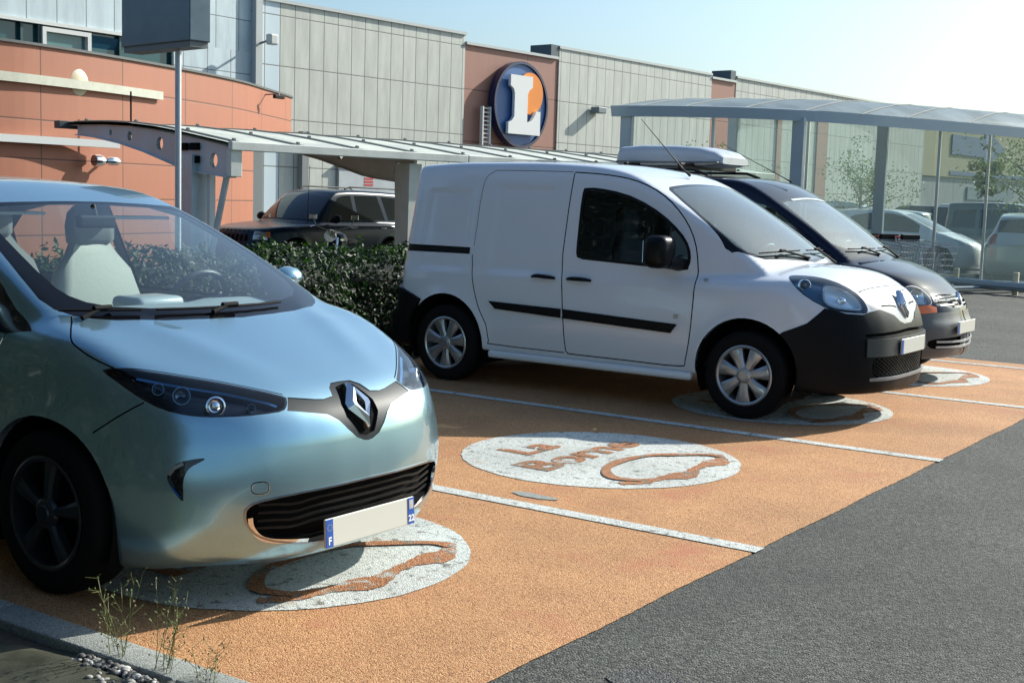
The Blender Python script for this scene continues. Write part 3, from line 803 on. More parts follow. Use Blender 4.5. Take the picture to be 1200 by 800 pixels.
# ---------------------------------------------------------------- white delivery van
def side_region(S, pts, label, frm=None, dot=.15, near=.5, y=-.8, mirror=True):
    S.region([(x, y, z) for x, z in pts], label, (0, -1, 0), frm, dot, near, mirror=mirror)
def simple_interior(root, x0, x1, hw, floor, dash_x, dash_z, seat_x, seat_z, m, seats=(-.38, .38), partition=True):
    c = MB(); c.box(x0, x1, -hw, hw, floor, floor + .03); c.build('cabin_floor', INTER, root)
    if partition: MB().box(x0 - .02, x0, -hw, hw, floor, 1.62).build('bulkhead', mat('bulkhead_grey', (.10, .105, .11), .8), root)
    d = MB(); rows = [(dash_x, dash_z - .01), (dash_x - .25, dash_z + .01), (dash_x - .38, dash_z), (dash_x - .44, dash_z - .07), (dash_x - .42, dash_z - .4)]
    ys = np.linspace(-hw, hw, 11); V = [(x - .12 * (y / hw) ** 2, y, z) for x, z in rows for y in ys]
    d.add(V, [(i*11 + j, i*11 + j + 1, (i+1)*11 + j + 1, (i+1)*11 + j) for i in range(4) for j in range(10)]).build('dashboard', INTER, root, smooth=True, sharp=50)
    for sy in seats: seat(root, seat_x, sy, seat_z, m, m, w=.24)
    sw = MB(); cS = Vector((dash_x - .52, .37, dash_z - .03)); q = Matrix.Rotation(R(-55), 4, 'Y')
    sw.tube([tuple(cS + q @ Vector((.18 * math.cos(a), .18 * math.sin(a), 0))) for a in np.linspace(0, 2*math.pi, 25)[:-1]], .014, 6, closed=True)
    sw.tube([tuple(cS + q @ Vector((0, -.17, 0))), tuple(cS + q @ Vector((0, .17, 0)))], .016, 6); sw.build('steering_wheel', INTER, root, smooth=True)

def build_van():
    F = VanField(); S = Shell(F, .034)
    PAINT = mat('white_paint', (.72, .745, .79), .30, coat=1.0, spec=.5)
    BUMP = mat('bumper_plastic', (.008, .0085, .0095), .42, spec=.13, bump=.12, bscale=400)
    root = empty('delivery_van', (-3.8555, 9.37, 0), label='white delivery van in the middle bay, black front bumper and black door mirror', cat='van')
    DW = (.53, 0, .85)
    WSO = sym([(.15, 0, 1.125), (.10, -.25, 1.128), (-.01, -.60, 1.13), (-.12, -.71, 1.135), (-.215, -.752, 1.155), (-.27, -.755, 1.185), (-.40, -.735, 1.29), (-.532, -.716, 1.40), (-.68, -.68, 1.52), (-.80, -.63, 1.62), (-.83, -.575, 1.645), (-.825, -.3, 1.665), (-.82, 0, 1.672)])
    S.region(WSO, 'frit', DW, faces_dot=-.1)
    S.region(scaled(WSO, .035), 'wsglass', DW, frm='frit', faces_dot=-.1)
    # door windows
    DWO = smooth_poly([(-1.45, 0, 1.622), (-1.297, 0, 1.617), (-1.057, 0, 1.572), (-.816, 0, 1.472), (-.641, 0, 1.350), (-.536, 0, 1.235), (-.499, 0, 1.133), (-.508, 0, 1.060), (-.55, 0, 1.036), (-.865, 0, 1.050), (-1.330, 0, 1.070), (-1.43, 0, 1.08), (-1.468, 0, 1.12), (-1.480, 0, 1.35), (-1.482, 0, 1.585)], 2)
    side_region(S, [(x, z) for x, _, z in DWO], 'dframe', y=-.80)
    ins = scaled(DWO, .022); side_region(S, [(x, z) for x, _, z in ins], 'sglass', frm='dframe', y=-.80)
    for cx in (0, -2.697):
        side_region(S, [(cx + .385 * math.cos(a), .345 + .385 * math.sin(a)) for a in np.linspace(0, 2*math.pi, 45)[:-1]], 'cut', dot=-.9, near=.3)
    # headlamps: long dark pod with a round clear lamp
    HL = [(.225, -.667, 1.038), (.30, -.63, 1.045), (.396, -.599, 1.036), (.536, -.552, 1.0), (.656, -.520, .935), (.737, -.520, .86), (.758, -.540, .815), (.736, -.577, .798), (.649, -.684, .805), (.524, -.763, .836), (.381, -.801, .915), (.29, -.785, .985), (.235, -.73, 1.02)]
    DH = (.62, -.62, .5)
    S.region(smooth_poly(HL, 2), 'lamp_rim', DH, mirror=True); S.region(scaled(smooth_poly(HL, 2), .006), 'lamp', DH, frm='lamp_rim', mirror=True)
    CUP = smooth_poly([(.472, -.678, .975), (.506, -.617, .988), (.581, -.570, .966), (.658, -.545, .920), (.715, -.548, .858), (.722, -.582, .822), (.647, -.678, .824), (.556, -.738, .842), (.500, -.745, .890)], 3)
    S.region(CUP, 'bezel', DH, frm='lamp', mirror=True); S.region(scaled(CUP, .014), 'cup', DH, frm='bezel', mirror=True)
    # black bumper
    side_pts = [(.22, -.9, .60), (.30, -.9, .65), (.428, -.826, .722), (.526, -.765, .83), (.58, -.74, .825), (.651, -.687, .797), (.735, -.585, .79), (.775, -.535, .808), (.80, -.42, .822), (.838, -.231, .775), (.857, -.155, .73), (.87, -.08, .71), (.872, 0, .71)]
    pts = sym(side_pts)
    S.region([(x, y, z) for x, y, z in side_pts] + [(.872, .06, .71), (.9, .06, .1), (.5, -.9, .1), (.20, -.95, .1)], 'bumper', (.75, -.66, 0), faces_dot=-.3, near=.8, frm={'body'})
    S.region([(x, -y, z) for x, y, z in side_pts] + [(.872, -.06, .71), (.9, -.06, .1), (.5, .9, .1), (.20, .95, .1)], 'bumper', (.75, .66, 0), faces_dot=-.3, near=.8, frm={'body'})
    # rear bumper corner
    side_region(S, [(-3.6, .80), (-3.175, .745), (-2.955, .665), (-3.02, .5), (-3.05, .2), (-3.6, .2)], 'rearbumper', frm={'body'}, dot=-.5, near=.9)
    # slot and lower grille
    S.region(sym([(.89, 0, .675), (.80, -.52, .660), (.77, -.60, .655), (.77, -.60, .635), (.80, -.52, .640), (.89, 0, .652)]), 'slot', (1, 0, 0), frm={'bumper'})
    LG = smooth_poly(sym([(.895, 0, .505), (.83, -.47, .490), (.815, -.535, .475), (.81, -.545, .42), (.82, -.525, .355), (.832, -.488, .343), (.89, 0, .338)]), 2)
    S.region(LG, 'grille', (1, 0, 0), frm={'bumper', 'slot'})
    # silver nose panel between lamps with dark slots towards the badge
    NO = sym([(.80, 0, .925), (.74, -.2, .930), (.72, -.35, .936), (.665, -.50, .940), (.70, -.515, .90), (.74, -.51, .855), (.775, -.500, .822), (.80, -.42, .822), (.838, -.231, .775), (.857, -.155, .73), (.87, -.08, .71), (.872, 0, .71)])
    S.region(NO, 'nose', (.95, 0, .3), frm='body')
    S.stroke(sym([(.80, 0, .93), (.74, -.2, .934), (.72, -.35, .940), (.665, -.50, .945)]), .008, D=(.6, 0, .8), frm={'body', 'nose'})
    for sg in (-1, 1):
        S.stroke([(.80, sg * .12, .825), (.79, sg * .22, .838), (.78, sg * .36, .842)], .012, D=(.9, 0, .3), frm={'nose'})
    # doors, strips
    side_region(S, [(-2.49, 1.117), (-2.49, 1.062), (-3.6, 1.055), (-3.6, 1.117)], 'rail', frm={'body'}, near=.7)
    side_region(S, [(-2.250, .696), (-1.56, .682), (-1.56, .612), (-2.185, .638)], 'strip', frm={'body'})
    side_region(S, [(-1.545, .682), (-.545, .642), (-.595, .574), (-1.545, .611)], 'strip', frm={'body'})
    def ln(pts, w=.006, sm=3, D=(0, -1, 0), y=-.8): S.stroke([(x, y, z) for x, _, z in smooth_poly([(x, 0, z) for x, z in pts], sm, False)], w, D=D, frm={'body', 'strip'}, mirror=True)
    ln([(-1.585, 1.735), (-1.588, 1.567), (-1.589, 1.104), (-1.556, .798), (-1.52, .40), (-1.50, .345), (-1.45, .335), (-.992, .333), (-.53, .333), (-.47, .384), (-.435, .607), (-.425, .95), (-.47, 1.21), (-.585, 1.415), (-.77, 1.575), (-1.01, 1.68), (-1.28, 1.725), (-1.585, 1.742)], .0095)
    ln([(-1.60, 1.745), (-2.28, 1.748), (-2.36, 1.735), (-2.426, 1.683), (-2.449, 1.547), (-2.455, 1.13)], .005)
    ln([(-2.463, 1.06), (-2.43, .86), (-2.36, .65), (-2.275, .50), (-2.25, .374), (-2.20, .345), (-1.53, .340)], .0085)
    for sg in (-1, 1): pass
    S.fix()
    S.emit(['body'], 'body', PAINT, root)
    S.emit(['nose'], 'front_panel', mat('nose_silver', (.27, .28, .29), .38, coat=.3), root)
    S.emit_gaps(root)
    S.emit(['frit'], 'windscreen_border', FRIT, root)
    S.emit(['wsglass'], 'windscreen', WGLASS, root)
    S.emit(['bumper'], 'front_bumper', BUMP, root, offset=.004, wall=.008)
    S.emit(['rearbumper'], 'rear_bumper', BUMP, root, offset=.03, wall=.035)
    S.emit(['slot'], 'bumper_slot', DARK, root, offset=-.03, wall=-.03)
    for nm, kp in (('L', lambda x, y, z: y > 0), ('R', lambda x, y, z: y < 0)):
        S.emit(['sglass'], 'door_window', glass('van_door_glass', (.20, .26, .30), ior=1.5), root, keep=kp)
        S.emit(['dframe'], 'window_frame', BLK, root, offset=.002, keep=kp)
        S.emit(['rail'], 'slide_rail', BLK, root, offset=-.008, wall=-.008, keep=kp)
        for q in (lambda x: x < -1.55, lambda x: x >= -1.55):
            S.emit(['strip'], 'rub_strip', BUMP, root, offset=.014, wall=.014, keep=lambda x, y, z, q=q, kp=kp: q(x) and kp(x, y, z))
        sg = 1 if nm == 'L' else -1
        hl = S.emit(['lamp', 'bezel', 'cup'], 'headlight', LENS, root, keep=kp, offset=.004)
        S.emit(['bezel'], 'lamp_bezel', mat('bezel_white', (.72, .76, .80), .25, metal=.3, coat=.5), hl, keep=kp, offset=-.012, wall=.02)
        S.emit(['cup'], 'lamp_cup', mat('cup_silver', (.78, .84, .90), .25, metal=.55), hl, keep=kp, offset=-.05, wall=-.045)
        cb_, nb_ = S.onto([(.60, sg * .64, .895)], -.05); cm_ = MB(); cm_.lathe([(.030, 0), (.030, .022), (.022, .034), (.001, .040)], 'Y', n=20); ob_ = cm_.build('bulb_shield', CHROME, hl, smooth=True); ob_.data.transform(Matrix.Translation(Vector(cb_[0])) @ Vector((.85, sg * .5, .1)).normalized().to_track_quat('Y', 'Z').to_matrix().to_4x4())
        S.emit(['lamp_rim'], 'headlight_rim', GLOSSBLK, hl, keep=kp)
        S.emit(['lamp'], 'headlight_housing', mat('van_lamp_housing', (.07, .15, .24), .3, metal=.2), hl, keep=kp, offset=-.04, wall=-.043)
        n_ = Vector((.80, sg * .55, .12)).normalized(); rot = n_.to_track_quat('Y', 'Z').to_matrix().to_4x4()
        for (px, py, pz, rr, el) in ((.36, .730, .985, .036, 1.2),):
            c, _ = S.onto([(px, sg * py, pz)], -.022); a = MB()
            a.lathe([(.001, -.035), (rr * .5, -.028), (rr * .88, -.002), (rr, .006), (rr * 1.13, .004), (rr * 1.15, -.01)], 'Y', n=28)
            o = a.build('reflector', CHROME, hl, smooth=True); o.data.transform(Matrix.Diagonal((el, 1, 1, 1))); o.data.transform(Matrix.Translation(Vector(c[0])) @ rot)
            a = MB(); a.lathe([(.016, -.03), (.015, .008), (.001, .012)], 'Y', n=12); o = a.build('bulb', GREYPL, hl, smooth=True); o.data.transform(Matrix.Translation(Vector(c[0])) @ rot)
        # handles
        for x0, x1 in ((-1.85, -1.63), (-1.52, -1.30)):
            P_, N_ = S.onto([(x, sg * .88, .915) for x in np.linspace(x0, x1, 7)], .004, D=(0, sg, 0))
            P2 = [tuple(Vector(p) + Vector(n) * (.035 * math.sin(math.pi * i / 6) ** .5)) for i, (p, n) in enumerate(zip(P_, N_))]
            MB().tube(P2, [.010, .014, .016, .016, .016, .014, .010], 8).build('door_handle', BLK, root, smooth=True)
        P_, N_ = S.onto([(x, sg * .83, .975) for x in (-.365, -.33)], .006, D=(0, sg, 0)); MB().ribbon(P_, N_, .022, .005).build('side_indicator', mat('frosted_lens', (.4, .4, .38), .2), root)
        # big door mirror
        m_ = MB(); m_.rbox(-.85, -.66, -.11, .11, -.11, .13, .06); m_ = m_.build('wing_mirror', mat('mirror_black', (.004, .004, .005), .35, spec=.2), root, smooth=True); m_.data.transform(Matrix.Translation((.10, sg * 1.01, 1.16)))
        g_ = MB(); g_.box(-.753, -.750, sg * 1.01 - .075, sg * 1.01 + .075, 1.09, 1.25); g_.build('mirror_glass', CHROME, m_)
        a_ = MB(); a_.tube([(-.60, sg * .99, 1.10), (-.58, sg * .86, 1.08), (-.58, sg * .80, 1.09)], [.045, .05, .06], 12); a_.build('mirror_arm', BLK, m_, smooth=True)
        # sill
        sl = MB(); sl.rbox(-2.26, -.42, min(sg * .84, sg * .895), max(sg * .84, sg * .895), .235, .295, .02); sl.build('sill', PAINT, root, smooth=True)
    gr = S.emit(['grille'], 'lower_grille', DARK, root, offset=-.045, wall=-.05)
    # diamond mesh of the grille
    mb = MB(); sp_ = .052
    for s_ in (-1, 1):
        for i in range(-14, 15):
            a = None; pts = []
            for t in np.linspace(0, .17, 7):
                y = i * sp_ + s_ * (t * 1.9 - .16); z = .337 + t
                if abs(y) < .53: pts.append((.85, y, z))
            if len(pts) > 1:
                P_, N_ = S.onto(pts, -.02, D=(1, 0, 0)); mb.ribbon(P_, N_, .007, .007)
    mb.build('grille_mesh', BUMP, gr)
    P_, N_ = S.onto([(.85, y, .335 + .02 * abs(y) ** 3) for y in np.linspace(-.56, .56, 23)], .0, D=(1, 0, 0)); MB().ribbon(P_, N_, .022, .012).build('lower_lip', mat('lip_grey', (.25, .26, .27), .4), root)
    P_, N_ = S.onto([(.86, y, .56) for y in np.linspace(-.6, .6, 25)], .004, D=(1, 0, 0)); MB().ribbon(P_, N_, .125, .014).build('bumper_bar', mat('bar_grey', (.035, .04, .042), .38, bump=.1, bscale=400), root, smooth=True, sharp=40)
    lozenge(root, (.805, 0, .838), .125, .215, .40, depth=.045)
    p, M = plate(root, (.916, 0, .555), right=False)
    # antenna, wipers, badge
    a = MB(); a.tube([(-.95, .0, 1.745), (-1.02, .0, 1.80), (-1.42, 0, 2.20)], [.012, .006, .0025], 6); a.build('antenna', BLK, root)
    for y0, y1, ya in ((-.62, -.10, -.30), (.02, .50, .35)):
        P_, N_ = S.onto([(.02 - .22 * y * y, y, 1.155) for y in np.linspace(y0, y1, 7)], .02)
        A_, _ = S.onto([(.09, ya + .25, 1.12)], .01); wiper(root, P_, (.5, 0, .85), A_[0])
    P_, N_ = S.onto([(-.575, -.90, .70), (-.54, -.90, .70)], .002, D=(0, -1, 0)); MB().ribbon(P_, N_, .03, .004).build('door_emblem', SILV, root)
    # pressed panel grooves
    for pts in ([(-2.55, 1.55), (-2.65, 1.61), (-2.85, 1.63), (-3.0, 1.60), (-3.08, 1.5)],):
        P_, N_ = S.onto([(x, -.75, z) for x, _, z in smooth_poly([(x, 0, z) for x, z in pts], 3, False)], -.001, D=(0, -1, 0))
    for x in (0, -2.697):
        for sg in (-1, 1):
            wheel(root, x, sg * .790, .318, .318, sg, .212, .205, 'cap', 7); well(root, x, .345, .386, .45, .87, sg)
    simple_interior(root, -1.62, .0, .74, .34, .03, 1.10, -1.22, .72, mat('van_seat', (.10, .105, .12), .8))
    S.emit(['body', 'dframe'], 'cabin_lining', HEADLIN, root, offset=-.02, keep=lambda x, y, z: z > 1.08 and x < -.2 and x > -1.64, flip=True)
    # papers on the dashboard, tow-eye cover
    pm = MB(); pm.box(-.20, -.08, -.60, -.47, 1.115, 1.118); pm.build('paper_slip', mat('paper_blue', (.45, .6, .65), .7), root)
    return root, S

def build_round_van():
    F = RoundVanField(); S = Shell(F, .036)
    PAINT = mat('navy_paint', (.004, .008, .022), .10, coat=0, spec=.22)
    BUMP = mat('grey_bumper', (.10, .105, .105), .38, bump=.1, bscale=300)
    root = empty('parked_car', (-4.0, 11.88, 0), label='dark navy van-shaped car behind the white van, amber lamp and pale roof box', cat='car')
    DW = (.55, 0, .83)
    WSO = sym([(-.04, 0, 1.125), (-.10, -.30, 1.125), (-.22, -.56, 1.13), (-.34, -.68, 1.14), (-.40, -.685, 1.18), (-.62, -.665, 1.35), (-.80, -.64, 1.48), (-.87, -.60, 1.545), (-.86, -.3, 1.565), (-.85, 0, 1.57)])
    S.region(WSO, 'frit', DW, faces_dot=-.1); S.region(scaled(WSO, .03), 'wsglass', DW, frm='frit', faces_dot=-.1)
    side_region(S, [(-.42, 1.10), (-.66, 1.36), (-.9, 1.52), (-1.25, 1.60), (-1.45, 1.61), (-1.45, 1.08)], 'sglass', y=-.75)
    side_region(S, [(-1.55, 1.08), (-1.55, 1.61), (-2.35, 1.60), (-2.35, 1.08)], 'sglass', y=-.75)
    for cx in (0, -2.60): side_region(S, [(cx + .36 * math.cos(a), .33 + .36 * math.sin(a)) for a in np.linspace(0, 2*math.pi, 41)[:-1]], 'cut', dot=-.9, near=.3)
    HL = [(.35, -.635, .80), (.355, -.60, .852), (.40, -.53, .868), (.46, -.465, .842), (.53, -.455, .785), (.575, -.49, .715), (.50, -.60, .70), (.40, -.66, .715)]
    S.region(smooth_poly(HL, 3), 'lamp_rim', (.75, -.5, .4), mirror=True); S.region(scaled(smooth_poly(HL, 3), .011), 'lamp', (.75, -.5, .4), frm='lamp_rim', mirror=True)
    IN = [(.35, -.70, .705), (.46, -.63, .693), (.56, -.52, .704), (.60, -.45, .685), (.61, -.46, .640), (.53, -.60, .630), (.40, -.68, .640)]
    S.region(IN, 'amber', (.75, -.6, .1), frm={'body'}, mirror=True)
    bp = [(.36, -.72, .655), (.52, -.60, .628), (.61, -.46, .637), (.66, -.2, .640), (.68, 0, .640)]
    for sg in (1, -1): S.region([(x, sg * y, z) for x, y, z in bp] + [(.68, -sg * .06, .64), (.7, -sg * .06, .1), (.5, sg * -.75, .1), (.3, sg * -.85, .1), (.30, sg * -.8, .63)], 'bumper', (.8, sg * -.6, 0), faces_dot=-.3, near=.8, frm={'body'})
    S.region(smooth_poly(sym([(.655, 0, .80), (.60, -.30, .80), (.57, -.42, .775), (.60, -.43, .70), (.64, -.2, .668), (.66, 0, .665)]), 2), 'grille', (.9, 0, .3), frm={'body'})
    S.region(smooth_poly(sym([(.73, 0, .425), (.66, -.45, .415), (.60, -.58, .395), (.60, -.56, .335), (.66, -.40, .320), (.71, 0, .318)]), 2), 'intake', (1, 0, 0), frm={'bumper'})
    S.stroke([(-.15, -.72, 1.045), (.1, -.70, .985), (.3, -.62, .905), (.38, -.56, .875)], .006, D=(.2, -.5, .8), mirror=True, frm='body')
    S.fix()
    S.emit(['body'], 'body', PAINT, root); S.emit_gaps(root)
    S.emit(['frit'], 'windscreen_border', FRIT, root); S.emit(['wsglass'], 'windscreen', WGLASS, root)
    S.emit(['bumper'], 'front_bumper', BUMP, root, offset=.004, wall=.01)
    g = S.emit(['grille'], 'front_grille', GLOSSBLK, root, offset=-.02, wall=-.02)
    for z, L_ in ((.70, .38), (.735, .38), (.77, .34)):
        P_, N_ = S.onto([(.64, y, z) for y in np.linspace(-L_, L_, 13)], -.008, D=(1, 0, 0)); MB().ribbon(P_, N_, .012, .008).build('grille_bar', CHROME if z < .71 else PAINT, g)
    g = S.emit(['intake'], 'bumper_intake', DARK, root, offset=-.03, wall=-.03)
    for z in (.372, .325):
        P_, N_ = S.onto([(.7, y, z + .03 * abs(y)) for y in np.linspace(-.5, .5, 15)], -.0, D=(1, 0, 0)); MB().ribbon(P_, N_, .018, .01).build('intake_bar', mat('bar_light', (.45, .46, .46), .35), g)
    lozenge(root, (.648, 0, .745), .09, .13, .35, depth=.03)
    for kp, sg in ((lambda x, y, z: y > 0, 1), (lambda x, y, z: y < 0, -1)):
        S.emit(['sglass'], 'side_window', DGLASS, root, keep=kp)
        hl = S.emit(['lamp'], 'headlight', LENS, root, keep=kp, offset=.002)
        S.emit(['lamp'], 'headlight_housing', mat('bright_housing', (.38, .43, .47), .30, metal=.4), hl, keep=kp, offset=-.035, wall=-.038)
        S.emit(['lamp_rim'], 'headlight_rim', GREYPL, hl, keep=kp)
        cq, _ = S.onto([(.46, sg * .56, .785)], -.03); aq = MB(); aq.lathe([(.001, -.02), (.045, -.012), (.072, .012), (.078, .014)], 'Y', n=24); aq.lathe([(.018, -.02), (.018, .01), (.001, .016)], 'Y', n=12)
        oq = aq.build('reflector', CHROME, hl, smooth=True); oq.data.transform(Matrix.Translation(Vector(cq[0])) @ Vector((.8, sg * .45, .25)).normalized().to_track_quat('Y', 'Z').to_matrix().to_4x4())
        S.emit(['amber'], 'indicator', ORANGE, root, keep=kp, offset=.004, wall=.01)
        mirror_housing(root, (-.50, sg * .95, 1.13), sg, BLK, .08, .10, .09, neck=(-.48, sg * .78, 1.06))
    plate(root, (.745, 0, .50))
    for x in (0, -2.60):
        for sg in (-1, 1): wheel(root, x, sg * .73, .30, .30, sg, .19, .18, 'cap', 6); well(root, x, .33, .361, .42, .80, sg)
    for y0, y1, ya in ((-.55, -.05, -.25), (.03, .50, .35)):
        P_, N_ = S.onto([(-.13 - .25 * y * y, y, 1.15) for y in np.linspace(y0, y1, 7)], .018); A_, _ = S.onto([(-.07, ya + .2, 1.115)], .01); wiper(root, P_, (.5, 0, .85), A_[0])
    a = MB(); a.tube([(-1.0, 0, 1.76), (-1.06, 0, 1.79), (-1.75, -.0, 2.12)], [.010, .005, .002], 6); a.build('antenna', BLK, root)
    simple_interior(root, -3.1, -.05, .68, .34, -.12, 1.09, -1.30, .74, mat('dark_seat', (.06, .06, .065), .85), partition=False)
    S.emit(['body'], 'cabin_lining', HEADLIN, root, offset=-.02, keep=lambda x, y, z: z > 1.08 and x < -.35, flip=True)
    # sticker strip on top of the screen
    P_, N_ = S.onto([(-.84, y, 1.55) for y in np.linspace(-.4, .4, 9)], .002); MB().ribbon(P_, N_, .03, .002).build('screen_strip', mat('strip_pale', (.45, .52, .5), .4), root)
    # roof rails and roof box
    for sg in (-1, 1):
        MB().tube([(x, sg * .60, 1.80 + z) for x, z in ((-2.8, 0), (-2.7, .05), (-1.75, .05), (-1.6, 0))], .014, 8).build('roof_rail', BLK, root, smooth=True)
    bx = empty('roof_box', (-4.0, 11.88, 0), label='pale grey roof box strapped on top of the navy car', cat='roof box')
    b = MB(); V = []; n = 20; st = [(-2.78, .31, .10), (-2.74, .35, .15), (-2.5, .36, .17), (-2.1, .36, .165), (-1.85, .35, .15), (-1.68, .33, .11), (-1.60, .29, .05)]
    for (x, hw, hh) in st:
        for k in range(n):
            a_ = 2 * math.pi * k / n; c_, s_ = math.cos(a_), math.sin(a_)
            yy = hw * abs(c_) ** .35 * (1 if c_ > 0 else -1); zz = hh * abs(s_) ** .45 * (1 if s_ > 0 else -.35)
            V.append((x, yy, 1.975 - .02 + zz - .02))
    F_ = [(i*n + k, i*n + (k+1) % n, (i+1)*n + (k+1) % n, (i+1)*n + k) for i in range(len(st)-1) for k in range(n)] + [tuple(range(n))[::-1], tuple((len(st)-1)*n + k for k in range(n))]
    b.add(V, F_); b.build('lid', mat('roofbox_grey', (.42, .47, .52), .35, coat=.3), bx, smooth=True, sharp=40)
    MB().rbox(-2.76, -1.62, -.37, .37, 1.918, 1.938, .006).build('base_tray', GREYPL, bx)
    for x in (-2.5, -1.9): MB().rbox(x - .02, x + .02, -.62, .62, 1.86, 1.915, .01).build('cross_bar', BLK, bx)
    return root, S

# ---------------------------------------------------------------- ground materials
def nodes(m):
    nt = m.node_tree
    def N(t, **k):
        n = nt.nodes.new(t)
        for a, b in k.items():
            if a.startswith('i_'): n.inputs[a[2:].replace('_', ' ')].default_value = b
            else: setattr(n, a, b)
        return n
    def Lk(a, b): nt.links.new(a, b)
    return nt, N, Lk, nt.nodes['Principled BSDF']
def granular(name, cols, grain, rough=.85, bump=.5, patch=None, wear=None, specks=.0, spec=.3, marks=None):
    """coarse bound aggregate: cols = (dark, mid, light) per-grain colours, patch = large scale tint change"""
    if name in MATS: return MATS[name]
    m = bpy.data.materials.new(name); m.use_nodes = True; nt, N, Lk, B = nodes(m)
    tc = N('ShaderNodeTexCoord'); v = N('ShaderNodeTexVoronoi', feature='F1'); v.inputs['Scale'].default_value = grain; Lk(tc.outputs['Object'], v.inputs['Vector'])
    sep = N('ShaderNodeSeparateColor'); Lk(v.outputs['Color'], sep.inputs['Color'])
    cr = N('ShaderNodeValToRGB'); e = cr.color_ramp.elements; e[0].position = 0; e[0].color = (*cols[0], 1); e[1].position = 1; e[1].color = (*cols[2], 1)
    k = e.new(.30); k.color = (*cols[1], 1); k = e.new(.75); k.color = (*[(a + b) / 2 for a, b in zip(cols[1], cols[2])], 1)
    Lk(sep.outputs['Red'], cr.inputs['Fac'])
    n1 = N('ShaderNodeTexNoise', i_Scale=.9, i_Detail=5, i_Roughness=.6); Lk(tc.outputs['Object'], n1.inputs['Vector'])
    mr = N('ShaderNodeMapRange'); mr.inputs['From Min'].default_value = .35; mr.inputs['From Max'].default_value = .65; mr.inputs['To Min'].default_value = .80; mr.inputs['To Max'].default_value = 1.12; Lk(n1.outputs['Fac'], mr.inputs['Value'])
    vm = N('ShaderNodeVectorMath', operation='SCALE'); Lk(cr.outputs['Color'], vm.inputs[0]); Lk(mr.outputs['Result'], vm.inputs['Scale'])
    col = vm.outputs['Vector']
    def mixin(col, fac, c):
        mx = N('ShaderNodeMix', data_type='RGBA'); Lk(fac, mx.inputs[0]); Lk(col, mx.inputs[6])
        if isinstance(c, tuple): mx.inputs[7].default_value = (*c, 1)
        else: Lk(c, mx.inputs[7])
        return mx.outputs[2]
    def thr(scale, lo, hi, detail=6, rough=.7, src=None, dist=0.0):
        n = N('ShaderNodeTexNoise', i_Scale=scale, i_Detail=detail, i_Roughness=rough, i_Distortion=dist); Lk(tc.outputs['Object'], n.inputs['Vector'])
        r = N('ShaderNodeMapRange'); r.inputs['From Min'].default_value = lo; r.inputs['From Max'].default_value = hi; Lk(n.outputs['Fac'], r.inputs['Value']); return r.outputs['Result']
    if patch: col = mixin(col, thr(1.7, .55, .72), patch)
    if wear:
        for sc_, lo, hi, c in wear: col = mixin(col, thr(sc_, lo, hi), c)
    if specks:
        v2 = N('ShaderNodeTexVoronoi', feature='F1'); v2.inputs['Scale'].default_value = grain * .22; Lk(tc.outputs['Object'], v2.inputs['Vector'])
        s2 = N('ShaderNodeSeparateColor'); Lk(v2.outputs['Color'], s2.inputs['Color'])
        a = N('ShaderNodeMath', operation='GREATER_THAN'); a.inputs[1].default_value = 1 - specks; Lk(s2.outputs['Green'], a.inputs[0])
        b = N('ShaderNodeMath', operation='LESS_THAN'); b.inputs[1].default_value = .22; Lk(v2.outputs['Distance'], b.inputs[0])
        c = N('ShaderNodeMath', operation='MULTIPLY'); Lk(a.outputs[0], c.inputs[0]); Lk(b.outputs[0], c.inputs[1]); col = mixin(col, c.outputs[0], (.05, .04, .035))
    Lk(col, B.inputs['Base Color']); B.inputs['Roughness'].default_value = rough; B.inputs['Specular IOR Level'].default_value = spec
    vb = N('ShaderNodeTexVoronoi', feature='F1'); vb.inputs['Scale'].default_value = grain; Lk(tc.outputs['Object'], vb.inputs['Vector'])
    nb = N('ShaderNodeTexNoise', i_Scale=grain * .35, i_Detail=4); Lk(tc.outputs['Object'], nb.inputs['Vector'])
    ad = N('ShaderNodeMath', operation='SUBTRACT'); Lk(nb.outputs['Fac'], ad.inputs[0]); Lk(vb.outputs['Distance'], ad.inputs[1])
    bp = N('ShaderNodeBump'); bp.inputs['Strength'].default_value = bump; bp.inputs['Distance'].default_value = .006; Lk(ad.outputs[0], bp.inputs['Height']); Lk(bp.outputs['Normal'], B.inputs['Normal'])
    MATS[name] = m; return m
ORG = granular('ochre_resin_paving', ((.22, .100, .042), (.46, .220, .092), (.62, .36, .18)), 185, .8, .6, patch=(.44, .17, .09), specks=.015,
               wear=[(3.1, .66, .80, (.30, .14, .07)), (.35, .58, .75, (.36, .15, .06))])
ASP = granular('asphalt', ((.018, .019, .018), (.048, .051, .047), (.16, .16, .14)), 130, .85, .9, specks=.0, wear=[(.5, .52, .72, (.045, .048, .047)), (9, .72, .80, (.02, .02, .02))])
ASP2 = granular('older_asphalt', ((.045, .048, .046), (.095, .10, .095), (.16, .16, .15)), 70, .85, .5, wear=[(.8, .5, .62, (.05, .052, .05))])
WHT = granular('worn_white_paint', ((.30, .32, .30), (.56, .58, .54), (.70, .72, .68)), 170, .7, .6, wear=[(14, .565, .63, (.20, .19, .165)), (42, .60, .64, (.07, .065, .06)), (4, .60, .72, (.45, .37, .28))])
ORG2 = granular('stencil_paving', ((.16, .07, .035), (.38, .15, .06), (.52, .25, .12)), 150, .8, .8, wear=[(5, .56, .62, (.42, .42, .38)), (7, .54, .60, (.20, .17, .13)), (30, .62, .66, (.45, .46, .43))])
CONC = granular('kerb_concrete', ((.17, .18, .17), (.25, .27, .25), (.34, .35, .33)), 160, .9, .4, wear=[(7, .6, .7, (.14, .15, .13))])

def sheet(name, pts, z, m, **k):
    o = mesh(name, [(x, y, z) for x, y in pts], [tuple(range(len(pts)))], m); return tag(o, **k)

